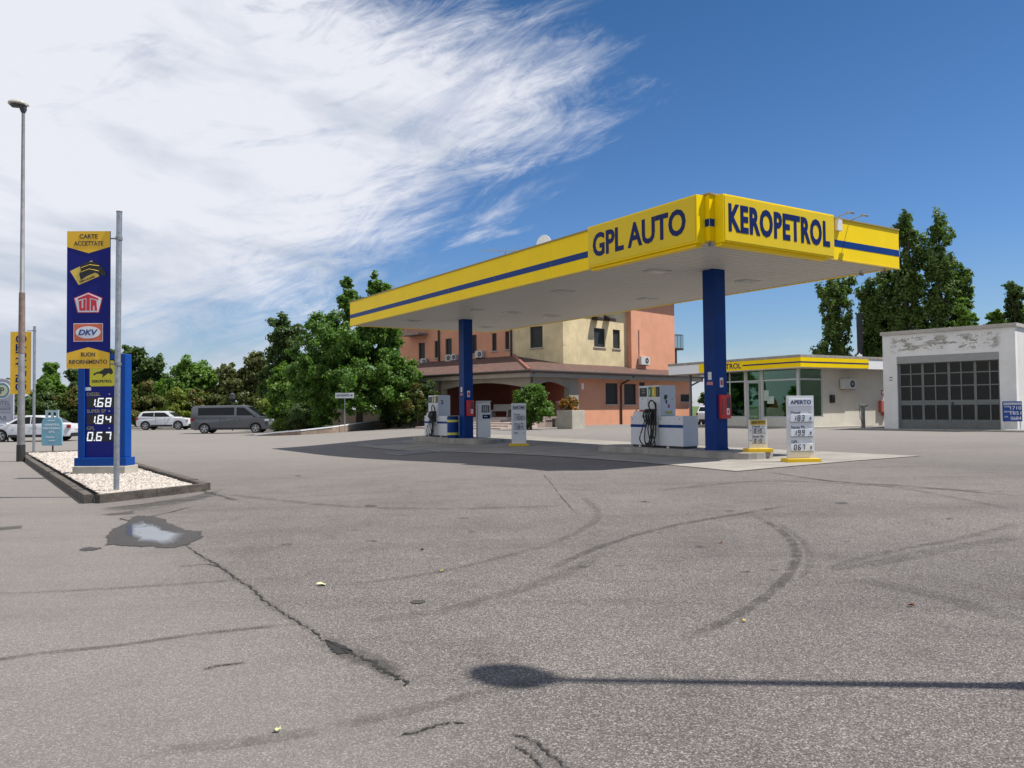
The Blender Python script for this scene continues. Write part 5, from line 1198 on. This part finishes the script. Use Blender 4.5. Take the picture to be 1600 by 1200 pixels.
# ================================================================== cars
def arc(cx, cz, r, a0, a1, n=9): return [(cx+r*cos(R(a0+(a1-a0)*k/n)), cz+r*sin(R(a0+(a1-a0)*k/n))) for k in range(n+1)]
def car(label, cat, loc, rz, paint, L_, W_d, zb, belt, roof, xw, rw, lower, cabin, wins, screens, name='parked_car', tumble=.22, trim=None, group='cars parked by the trees', lampz=.75, roofrail=False, noseh=None):
    "x forward, side outline 'lower' runs over the top from rear to front; wheel arches are cut into its underside"
    t = thing(name, label, cat, loc, rz, group); hw = W_d/2; ra = rw+.06
    under = arc(xw[1], rw, ra, -8, 188)+arc(xw[0], rw, ra, -8, 188)
    pts = lower+[(lower[-1][0]-.05, zb)]+under+[(lower[0][0]+.05, zb)]
    b = MB().prism(pts, 'xz', -hw, hw)
    n = len(pts)
    # plan taper at nose and tail
    def plan(x): e = max(0, (abs(x-L_/2)-L_*.36)/(L_*.14)); return 1-.16*e*e
    b.v = [(x, y*plan(x)*(1-.04*max(0, (z-belt*.6)/belt)), z) for x, y, z in b.v]
    body = b.build('body', paint, t, .03, smooth=True, tri=True)
    zc0 = cabin[0][1]
    def half(z): return hw*.955-(z-zc0)*tumble
    c = MB(); m_ = len(cabin)
    c.v = [(x, -half(z), z) for x, z in cabin]+[(x, half(z), z) for x, z in cabin]
    c.f = [tuple(range(m_)), tuple(range(2*m_-1, m_-1, -1))]+[(i, (i+1) % m_, m_+(i+1) % m_, m_+i) for i in range(m_)]
    cb = c.build('cabin', paint, t, .04, smooth=True, tri=True)
    CG = mat('car_glass', (.008, .010, .012), .08, var=0, spec=.22)
    for w in wins:
        for s in (-1, 1):
            k = len(w); q = MB(); q.v = [(x, s*(half(z)+.004), z) for x, z in w]+[(x, s*(half(z)-.03), z) for x, z in w]
            q.f = [tuple(range(k)), tuple(range(2*k-1, k-1, -1))]+[(i, (i+1) % k, k+(i+1) % k, k+i) for i in range(k)]; q.build('side_window', CG, cb)
    for nm, (xa, za), (xb, zb2) in screens:
        d = Vector((xb-xa, zb2-za)); nn = Vector((d.y, -d.x)).normalized()*(.012 if xa > xb else -.012); nn = nn if (nn.x > 0) == (xa > L_/2) else -nn
        ya, yb = half(za)-.07, half(zb2)-.07
        q = MB(); q.v = [(xa+nn.x, -ya, za+nn.y), (xa+nn.x, ya, za+nn.y), (xb+nn.x, yb, zb2+nn.y), (xb+nn.x, -yb, zb2+nn.y)]; q.v += [(x-nn.x*2, y, z-nn.y*2) for x, y, z in q.v]
        q.f = [(0, 1, 2, 3), (7, 6, 5, 4)]+[(i, (i+1) % 4, 4+(i+1) % 4, 4+i) for i in range(4)]; q.build(nm, CG, cb)
    # floor pan and arches
    bx('underbody', BLACK, t, .25, L_-.25, -hw*.86, hw*.86, zb-.04, belt*.75)
    RIMM = mat('alloy_rim', (.42, .43, .44), .3, .7, var=.05)
    for x in xw:
        for s in (-1, 1):
            yo = s*(hw-.02); yi = s*(hw-.22)
            wl = thing('wheel', None, None); 
            bpy.data.objects.remove(wl)
            ty = MB().tube([(x, yi, rw), (x, yi+s*.02, rw), (x, yo-s*.03, rw), (x, yo, rw)], [rw*.93, rw, rw, rw*.93], 24).build('wheel', RUB, t, smooth=True)
            MB().cyl((x, yo-s*.01, rw), (x, yo+s*.004, rw), rw*.66, 20).build('rim', DGREY, ty)
            sp = MB(); 
            for k in range(5):
                a = 2*pi*k/5+.3; d = Vector((cos(a), sin(a))); e = Vector((-sin(a), cos(a)))*rw*.085
                P4 = [d*rw*.08+e, d*rw*.62+e*1.2, d*rw*.62-e*1.2, d*rw*.08-e]; sp.prism([(x+p.x, rw+p.y) for p in P4], 'xz', yo+s*.005, yo+s*.018)
            sp.tube([(x, yo+s*.004, rw), (x, yo+s*.016, rw)], rw*.17, 12)
            rg = [(x+rw*.66*cos(2*pi*k/24), yo+s*.01, rw+rw*.66*sin(2*pi*k/24)) for k in range(25)]; sp.tube(rg, rw*.035, 5, False); sp.build('spokes', RIMM, ty)
    for s in (-1, 1):
        yy = s*hw*.80
        bx('headlight', mat('headlight', (.55, .58, .60), .15, var=0), t, L_-.30, L_-.03, min(yy, yy+s*.13), max(yy, yy+s*.13), lampz-.06, lampz+.08, .02)
        bx('tail_light', mat('tail_light', (.35, .01, .01), .3, var=0), t, .02, .20, min(yy, yy+s*.15), max(yy, yy+s*.15), lampz+.02, lampz+.2, .02)
        mx = cabin[-1][0] if False else wins[-1][-1][0]
        MB().tube([(mx, s*hw*.95, belt+.05), (mx+.03, s*(hw+.14), belt+.09), (mx-.02, s*(hw+.17), belt+.10)], [.03, .08, .06], 8).build('mirror', paint if trim is None else trim, t, smooth=True)
        for x in (L_*.42, L_*.62): bx('door_handle', trim or paint, t, x, x+.16, min(s*hw, s*(hw+.02)), max(s*hw, s*(hw+.02)), belt-.13, belt-.10)
        for x in (L_*.385, L_*.56): bx('door_gap', BLACK, t, x, x+.012, min(s*(hw-.02), s*(hw+.002)), max(s*(hw-.02), s*(hw+.002)), zb+.12, belt-.03)
        bx('sill_trim', BLACK, t, xw[0]+ra+.03, xw[1]-ra-.03, min(s*(hw-.05), s*(hw+.006)), max(s*(hw-.05), s*(hw+.006)), zb-.02, zb+.11)
    bx('front_bumper', BLACK, t, L_-.25, L_+.0, -hw*.7, hw*.7, zb, zb+.16, .03); bx('rear_bumper', BLACK, t, 0, .2, -hw*.74, hw*.74, zb, zb+.18, .03)
    bx('number_plate', WTXT, t, -.012, .02, -.26, .26, lampz-.05, lampz+.06)
    return t
PWH = mat('car_white', (.64, .65, .67), .25, var=.02, coat=.5); PGR = mat('van_grey', (.10, .107, .118), .3, .3, var=.04, coat=.5); PDK = mat('car_dark', (.012, .013, .016), .2, var=.02, coat=.6)
SUV = dict(L_=4.5, W_d=1.9, zb=.34, belt=1.08, roof=1.6, xw=(.86, 3.62), rw=.37,
    lower=[(.06, .45), (.02, .80), (.10, 1.06), (3.25, 1.06), (4.15, .98), (4.42, .84), (4.46, .5)],
    cabin=[(.16, 1.04), (.42, 1.50), (.70, 1.60), (2.35, 1.62), (2.70, 1.53), (3.42, 1.04)],
    wins=[[(.50, 1.18), (.62, 1.46), (1.55, 1.50), (1.55, 1.13)], [(1.60, 1.13), (1.60, 1.50), (2.45, 1.48), (2.98, 1.12)]],
    screens=[('windscreen', (3.32, 1.11), (2.75, 1.50)), ('rear_window', (.24, 1.18), (.43, 1.48))], lampz=.84)
car('white sport utility car parked facing right before the hedge', 'car', on(218, 70), R(2), PWH, **SUV, name='parked_car')
VAN = dict(L_=5.4, W_d=1.95, zb=.30, belt=1.12, roof=1.97, xw=(1.0, 4.5), rw=.35, tumble=.13,
    lower=[(.04, .45), (.0, .9), (.03, 1.12), (4.62, 1.14), (5.20, .98), (5.38, .80), (5.40, .48)],
    cabin=[(.04, 1.08), (.08, 1.80), (.22, 1.95), (3.55, 1.97), (3.85, 1.90), (4.95, 1.10)],
    wins=[[(.55, 1.28), (.55, 1.80), (3.02, 1.82), (3.02, 1.28)], [(3.18, 1.26), (3.18, 1.82), (3.70, 1.80), (4.40, 1.24)]],
    screens=[('windscreen', (4.86, 1.18), (3.93, 1.84)), ('rear_window', (.05, 1.25), (.09, 1.75))], lampz=.88)
v = on(303, 57.2); t = car('dark grey minibus parked facing right beside the flower bed', 'van', v, R(4), PGR, **VAN, name='parked_van', trim=BLACK)
SED = dict(L_=4.65, W_d=1.82, zb=.28, belt=.92, roof=1.45, xw=(.98, 3.68), rw=.325,
    lower=[(.05, .42), (.0, .70), (.06, .96), (.95, 1.00), (3.3, .93), (4.2, .80), (4.55, .66), (4.62, .42)],
    cabin=[(.62, .95), (1.25, 1.34), (1.65, 1.43), (2.35, 1.45), (2.75, 1.38), (3.62, .90)],
    wins=[[(1.02, 1.02), (1.42, 1.31), (2.08, 1.37), (2.08, .98)], [(2.14, .98), (2.14, 1.37), (2.62, 1.34), (3.22, .98)]],
    screens=[('windscreen', (3.50, .97), (2.80, 1.36)), ('rear_window', (.74, 1.02), (1.24, 1.33))], lampz=.72)
car('white saloon car behind the gas bottle sign facing left', 'car', on(121, 45.5), R(180+5), PWH, **SED)
car('dark car in the shade behind the white saloon', 'car', on(58, 55), R(180+8), PDK, **SED)
v = on(1106, 58); car('white car glimpsed between hotel and shop behind the blue column', 'car', (v.x, v.y, g(v.x, v.y)), R(70), PWH, **SED)

# ================================================================== trees and plants
LM = {'maple': leafmat('leaf_maple', (0.048, 0.115, 0.015), (0.081, 0.169, 0.024), (0.163, 0.270, 0.041), .7),
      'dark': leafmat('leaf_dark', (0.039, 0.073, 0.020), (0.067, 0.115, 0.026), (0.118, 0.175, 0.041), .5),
      'green': leafmat('leaf_green', (0.067, 0.136, 0.018), (0.118, 0.216, 0.029), (0.192, 0.298, 0.051), .5),
      'brown': leafmat('leaf_brown', (0.067, 0.073, 0.024), (0.111, 0.106, 0.035), (0.133, 0.175, 0.040), .5),
      'red': leafmat('leaf_photinia', (0.067, 0.108, 0.023), (0.170, 0.095, 0.032), (0.118, 0.188, 0.033), 1.3),
      'poplar': leafmat('leaf_poplar', (0.048, 0.092, 0.023), (0.085, 0.142, 0.029), (0.155, 0.223, 0.051), .6),
      'orange': leafmat('leaf_orange', (0.074, 0.082, 0.017), (0.518, 0.163, 0.023), (0.148, 0.136, 0.033), 4),
      'lime': leafmat('leaf_lime', (0.089, 0.155, 0.018), (0.178, 0.242, 0.033), (0.281, 0.270, 0.044), .8)}
BARK = mat('bark', (.075, .058, .045), .95, var=.35, scale=6, bump=.8, bscale=18)
def leaf_mesh(P, nrm, size, rng, m, asp=.62):
    n = len(P); a = rng.normal(size=(n, 3)); a /= np.linalg.norm(a, axis=1)[:, None]
    nn = nrm*1.1+a; nn /= np.linalg.norm(nn, axis=1)[:, None]
    r = rng.normal(size=(n, 3)); u = np.cross(nn, r); u /= np.linalg.norm(u, axis=1)[:, None]; v = np.cross(nn, u)
    s = size*rng.uniform(.6, 1.35, (n, 1))
    V = np.stack([P-u*s, P+v*s*asp+nn*s*.12, P+u*s, P-v*s*asp+nn*s*.12], 1).reshape(-1, 3)
    me = bpy.data.meshes.new('crown'); me.vertices.add(4*n); me.vertices.foreach_set('co', V.astype(np.float32).ravel())
    me.loops.add(4*n); me.loops.foreach_set('vertex_index', np.arange(4*n, dtype=np.int32)); me.polygons.add(n); me.polygons.foreach_set('loop_start', np.arange(0, 4*n, 4, dtype=np.int32)); me.update(calc_edges=True)
    at = me.attributes.new('rnd', 'FLOAT', 'POINT'); at.data.foreach_set('value', np.repeat(rng.uniform(0, 1, n), 4).astype(np.float32)); me.materials.append(m); return me
def puffs_of(lobes, k, rp, rng, shell=.72):
    out = []; w = np.array([l[3]*l[4]*l[5] for l in lobes])**.7; w /= w.sum()
    for i in rng.choice(len(lobes), k, p=w):
        l = lobes[i]; d = rng.normal(size=3); d /= np.linalg.norm(d); r = shell+(1-shell)*rng.uniform(-1, 1); r = min(r, .97)
        out.append((np.array(l[:3])+d*r*np.array(l[3:]), rp*rng.uniform(.6, 1.35), d))
    return out
def foliage(par, m, lobes, k, rp, n, size, seed, name='crown', shell=.72, flat=.8):
    rng = np.random.default_rng(seed); pf = puffs_of(lobes, k, rp, rng, shell)
    n = int(n*1.25); cnt = rng.multinomial(n, np.array([p[1]**2 for p in pf])/sum(p[1]**2 for p in pf)); P = []; Nn = []
    for (c, r, d), q in zip(pf, cnt):
        ns = max(3, int(q/28)); sub = rng.normal(size=(ns, 3)); sub /= np.linalg.norm(sub, axis=1)[:, None]; sub *= rng.uniform(.35, 1.15, (ns, 1))*r
        w = rng.integers(0, ns, q); a = rng.normal(size=(q, 3)); rad = r*.30
        P.append(c+(sub[w]+a*rad)*np.array([1, 1, flat])); u = a+sub[w]/r*1.2; u /= np.linalg.norm(u, axis=1)[:, None]+1e-6; Nn.append(u*.8+d*.3+np.array([0, 0, .35]))
    P = np.concatenate(P); Nn = np.concatenate(Nn); me = leaf_mesh(P, Nn, size, rng, m); o = bpy.data.objects.new(name, me); COL.objects.link(o)
    if par: o.parent = par
    return o, pf
def trunk(par, H, r, pf, nb=10, seed=1, lean=.0, split=.35):
    rnd = random.Random(seed); mb = MB(); pts = []; 
    for i in range(6): pts.append((lean*H*i/5+rnd.uniform(-.1, .1)*(i > 0), rnd.uniform(-.1, .1)*(i > 0), H*i/5))
    mb.tube(pts, [r*1.25, r, r*.85, r*.65, r*.45, r*.2], 10)
    for c, rr, d in rnd.sample(pf, min(nb, len(pf))):
        z0 = min(max(H*split, c[2]*.6), H*.9); i = z0/H*5; a = Vector(pts[int(i)]).lerp(Vector(pts[min(5, int(i)+1)]), i-int(i)); e = Vector(c)
        mid = a.lerp(e, .5)+Vector((0, 0, -.15*(e-a).length*.5)); mb.tube([a, mid, e], [r*.38, r*.22, r*.06], 6)
    return mb.build('trunk', BARK, par, smooth=True)
TG = 'trees around the station'
def tree(name, label, loc, m, lobes, k, rp, n, size, H, r, seed, group=TG, nb=10, shell=.72, cat='tree'):
    t = thing(name, label, cat, loc, 0, group); o, pf = foliage(t, LM[m], lobes, k, rp, n, size, seed, shell=shell, flat=1.5 if name == 'poplar_tree' else .8); trunk(t, H, r, pf, nb, seed); return t
# the big maple in front of the hotel
mv = on(560, 51.5); kx = 51.5/FPX
def lob(px, py, rx, rz_, D=51.5, ry=None, base=None):
    b = base or mv; h = 640-(px-800)*.0106*0; z = CH+(637.5-(px-800)*.0106-py)/FPX*D-b.z
    return ((px-800)/FPX*D-b.x, 0, z, rx*D/FPX, (ry or rx)*D/FPX, rz_*D/FPX)
def off(l, dy): return (l[0], l[1]+dy, *l[2:])
L1 = [lob(555, 585, 88, 72), off(lob(500, 600, 48, 52), -.8), off(lob(612, 590, 44, 48), -.3), lob(545, 520, 70, 52), off(lob(520, 560, 60, 55), -.9), lob(590, 530, 48, 45), off(lob(560, 610, 70, 42), -1.2), off(lob(620, 600, 35, 40), .2)]
t = tree('maple_tree', 'large leafy green tree with a broad crown before the hotel', mv, 'maple', L1, 460, .40, 95000, .088, 6.6, .2, 11)
foliage(t, LM['maple'], [lob(548, 462, 16, 26), lob(541, 446, 9, 10), lob(584, 448, 18, 22), lob(586, 430, 6, 10), lob(600, 452, 14, 8), lob(556, 478, 26, 18), lob(535, 470, 8, 7)], 60, .25, 5200, .115, 12, name='top_shoots', shell=.5)
# second tree, yellower, low at the left of the maple
def bt(name, label, px, D, top, hw, m, seed, n=9000, bot=655, size=None, cat='tree', group=TG, kk=60, narrow=1.0, shell=.72, jit=.0):
    b = on(px, D); H = CH+(637.5-(px-800)*.0106-top)/FPX*D-b.z; W2 = hw*D/FPX; rng = random.Random(seed); lo = []
    zb = max(.25, CH+(637.5-(px-800)*.0106-bot)/FPX*D-b.z); mid = (H+zb)/2; hz = (H-zb)/2
    for i in range(6):
        f = i/5; zz = zb+(H-zb)*(.12+.70*f); ww = W2*(1-.5*abs(f-.35)**1.3*1.6)*narrow
        lo.append((rng.uniform(-.45, .45)*W2, rng.uniform(-.3, .3)*W2, zz, ww*rng.uniform(.5, .75), ww*.6, hz*rng.uniform(.28, .4)))
    lo.append((rng.uniform(-.3, .3)*W2, 0, H-hz*.28, W2*.35, W2*.35, hz*.26))
    lo.append((0, 0, mid, W2*.62, W2*.55, hz*.72))
    s = size or .0028*D
    return tree(name, label, b, m, lo, int(kk*1.6), max(.22, W2*.17), int(n*2.0), s*.7, H*.72, max(.06, H*.017), seed, group, 7, shell, cat)
bt('leafy_tree', 'bright lower tree leaning out left of the large tree', 452, 62, 566, 42, 'green', 21, 11000, 668)
bt('leafy_tree', 'dark rounded tree rising behind the minibus', 447, 70, 494, 48, 'dark', 22, 11000, 640)
bt('leafy_tree', 'thin brownish tree between the van and the dark tree', 388, 76, 553, 36, 'brown', 23, 7000, 668)
bt('leafy_tree', 'brown twiggy tree above the front of the van', 352, 80, 568, 34, 'brown', 24, 7000, 668)
bt('leafy_tree', 'bright green broad tree above the rear of the van', 297, 82, 558, 50, 'green', 25, 11000, 665)
bt('leafy_tree', 'grey green airy tree right of the blue price totem', 222, 86, 538, 42, 'dark', 26, 10000, 660)
bt('leafy_tree', 'dark tree hidden behind the blue price totem', 160, 84, 536, 40, 'dark', 27, 9000, 660)
bt('leafy_tree', 'green tree between the yellow banner and the price totem', 82, 80, 566, 34, 'green', 28, 9000, 665)
bt('leafy_tree', 'dark tree behind the gas bottle sign', 118, 88, 575, 32, 'dark', 29, 8000, 665)
bt('leafy_tree', 'small tree at the left edge beyond the parked cars', 14, 84, 590, 30, 'dark', 30, 7000, 665)
bt('leafy_tree', 'tree just outside the left end of the tree line', -50, 84, 570, 45, 'green', 31, 8000, 665)
bt('leafy_tree', 'dark tree filling the gap behind the thin brown tree', 405, 84, 560, 34, 'dark', 32, 8000, 665)
SGp = 'shrubs along the edge of the car park'
for i, (px, D, top, hw, m, lb) in enumerate(((35, 76, 622, 34, 'dark', 'dark hedge shrub behind the dark car'), (75, 74, 616, 36, 'dark', 'dark hedge shrub above the white saloon'), (118, 75, 606, 34, 'red', 'russet shrub behind the tail of the white saloon'),
      (160, 76, 610, 30, 'dark', 'shrub hidden by the blue price totem'), (200, 75, 604, 32, 'red', 'russet shrub just right of the price totem'), (236, 76, 600, 34, 'red', 'reddish shrub behind the white sport utility car'),
      (272, 75, 610, 32, 'lime', 'yellow green shrub behind the bonnet of the white sport utility car'), (305, 77, 606, 34, 'red', 'reddish shrub behind the rear of the van'), (345, 78, 615, 34, 'brown', 'brown shrub behind the middle of the van'),
      (385, 78, 612, 36, 'dark', 'dark shrub behind the front of the van'), (425, 66, 618, 34, 'lime', 'yellow green shrub beside the nose of the van'), (-10, 76, 615, 36, 'dark', 'dark hedge shrub at the far left edge'))):
    bt('shrub', lb, px, D, top, hw, m, 50+i, 4500, 668, cat='shrub', group=SGp, kk=30, size=.15)
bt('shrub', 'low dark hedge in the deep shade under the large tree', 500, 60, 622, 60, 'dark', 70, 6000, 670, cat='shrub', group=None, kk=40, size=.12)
# flower bed plants
bt('shrub', 'added dark hedge standing in for shade between the large tree and the porch', 622, 54, 612, 40, 'dark', 71, 5000, 660, cat='shrub', group=None, kk=40, size=.10)  # added shrub: dark leaves cover a bright gap in place of shade
FG = 'plants in the bed left of the steps'
for i, (px, D, top, hw, m, lb) in enumerate(((440, 51, 657, 14, 'lime', 'low yellow flowering plant at the left tip of the bed'), (458, 50.5, 655, 15, 'red', 'low reddish plant near the left tip of the bed'), (478, 51.5, 648, 18, 'dark', 'bushy grey green plant in the bed before the tree'),
      (498, 51, 645, 17, 'green', 'upright leafy plant beside the restaurant sign'), (465, 55, 638, 22, 'dark', 'taller dark bush at the back of the flower bed'), (606, 55, 642, 13, 'dark', 'clipped round bush in the tree shade'), (640, 52.5, 636, 16, 'dark', 'dark clipped bush at the left end of the steps'))):
    bt('bed_plant', lb, px, D, top, hw, m, 80+i, 2600, 676 if i < 5 else 664, cat='plant', group=FG, kk=22, size=.075)
bt('flowering_shrub', 'tall shrub with pinkish new leaves left of the porch', 650, 50.5, 600, 26, 'red', 95, 6000, 655, cat='shrub', group=None, kk=40, size=.085)
bt('climbing_shrub', 'dark climbing shrub covering the left porch pillar', 668, 50.8, 598, 26, 'dark', 96, 6000, 655, cat='shrub', group=None, kk=40, size=.085)
b_ = on(829, 43.2)
bt('round_bush', 'big glossy green bush before the porch pillar', 829, 43.2, 602, 36, 'maple', 97, 13000, 664, cat='bush', group=None, kk=90, size=.075, shell=.8)
c_ = PLV+Vector((0, 0, 0)); o, pf = None, None
t = thing('planter_shrub', 'orange and green shrub growing out of the concrete planter', 'plant', HF.M.to_3x3() @ Vector((.45, .45, 0))+Vector((PLV.x, PLV.y, PLV.z+1.0)), 0)
foliage(t, LM['orange'], [(0, 0, .35, .55, .5, .42)], 24, .16, 2200, .06, 98); MB().tube([(0, 0, -.1), (0, 0, .3)], [.05, .03], 6).build('stem', BARK, t)
# poplars behind the shop and garage
def poplar(label, px, D, top, hw, seed, n=12000, spread=1.0):
    n = int(n*.8)
    b = on(px, D); H = CH+(637.5-(px-800)*.0106-top)/FPX*D-b.z; W2 = hw*D/FPX; rng = random.Random(seed); lo = []
    for i in range(11):
        f = i/10; zz = H*(.12+.80*f); ww = W2*(1.0-.62*max(0, f-.45)**1.3)*rng.uniform(.85, 1.1)
        lo.append((rng.uniform(-.35, .35)*W2, rng.uniform(-.3, .3)*W2, zz, ww*.72, ww*.72, H*.10))
    lo.append((0, 0, H*.95, W2*.16, W2*.16, H*.05))
    return tree('poplar_tree', label, b, 'poplar', lo, 260, max(.26, W2*.18), int(n*2.2), .0020*D, H*.93, H*.016, seed, 'poplars behind the shop and garage', 16, .78)
poplar('tallest left poplar peak behind the gap between shop and garage', 1420, 64, 337, 36, 101, 12000)
poplar('poplar with a leaning tip right of the tallest peak', 1473, 62, 339, 37, 102, 12000)
poplar('slim poplar at the right flank of the tall clump', 1499, 63, 405, 26, 110, 9000)
poplar('shorter poplar under the right end of the canopy', 1306, 66, 428, 36, 103, 11000)
poplar('poplar behind the right half of the shop roof', 1362, 68, 440, 34, 104, 11000)
poplar('dark poplar just left of the garage roof edge', 1392, 66, 410, 32, 105, 11000)
bt('leafy_tree', 'light green tree rising over the middle of the garage roof', 1514, 60, 467, 26, 'green', 106, 8000, 560)
bt('leafy_tree', 'dark tree at the right edge above the garage roof', 1592, 62, 440, 34, 'dark', 107, 9000, 560)
bt('leafy_tree', 'low light green tree just above the garage roof', 1552, 64, 486, 26, 'green', 108, 7000, 560)
t = thing('dead_trunk', 'dark cut tree trunk standing between the poplars', 'tree stump', on(1345, 63), 0)
MB().tube([(0, 0, 0), (.1, 0, 3), (.0, 0, 8.6)], [.3, .26, .22], 12).build('trunk', BLACK, t, smooth=True)
bt('leafy_tree', 'distant tree in the gap between hotel and shop', 1120, 100, 600, 30, 'dark', 109, 4000, 650)
# roof trifles and litter
p = on(1378, 42); t = thing('roof_camera', 'small white fitting on the shop roof edge', 'roof fitting', SHF.M @ Vector((SHF.hit('y', .3, 1343, 556).x, .3, SHF.hit('y', 0, 1252.6, 553.5).z)), 0)
bx('box', WTXT, t, -.12, .12, -.08, .08, 0, .12, .03); MB().cyl((0, 0, .1), (0, 0, .2), .03).build('knob', WTXT, t)
def litter(px, py, s, m, label, nm='fallen_leaf', cat='leaf', group='leaves on the forecourt'):
    v = G(px, py); rng = random.Random(px); mb = MB(); n = 9; mb.v = [(0, 0, .008)]+[(s*rng.uniform(.7, 1.1)*cos(2*pi*k/n), s*rng.uniform(.5, .8)*sin(2*pi*k/n), .008+rng.uniform(0, .02)) for k in range(n)]
    mb.v += [(x, y, z+.003) for x, y, z in mb.v]; mb.f = [(0, 1+(k+1) % n, 1+k) for k in range(n)]+[(10, 11+k, 11+(k+1) % n) for k in range(n)]+[(1+k, 1+(k+1) % n, 11+(k+1) % n, 11+k) for k in range(n)]
    o = mb.build(nm, m, None); o.location = v; tag(o, label, cat, group)
PL = mat('leaf_pale', (.55, .60, .30), .6, var=.15, scale=30); LY_ = mat('leaf_yellow', (.42, .34, .05), .6, var=.2, scale=30); LB = mat('leaf_rust', (.16, .05, .02), .7)
litter(503, 915, .048, PL, 'pale crumpled leaf lying left of centre in the foreground'); litter(690, 894, .022, LY_, 'small yellow leaf near the centre foreground'); litter(1162, 972, .022, LY_, 'small yellow leaf beside the curved tyre mark')
litter(1424, 948, .03, LB, 'rust brown leaf at the right foreground'); litter(433, 1144, .022, PL, 'small green leaf near the bottom edge'); litter(1127, 849, .025, LB, 'brown leaf inside the curved tyre mark'); litter(660, 861, .02, LB, 'tiny brown leaf behind the pale one')
v = G(653, 941); o = MB().cyl((0, 0, -.02), (0, 0, .007), .062, 20).build('utility_cover', mat('cover_iron', (.06, .055, .05), .7, .3), None); o.location = v; tag(o, 'small round dark metal cover set in the asphalt', 'cover')
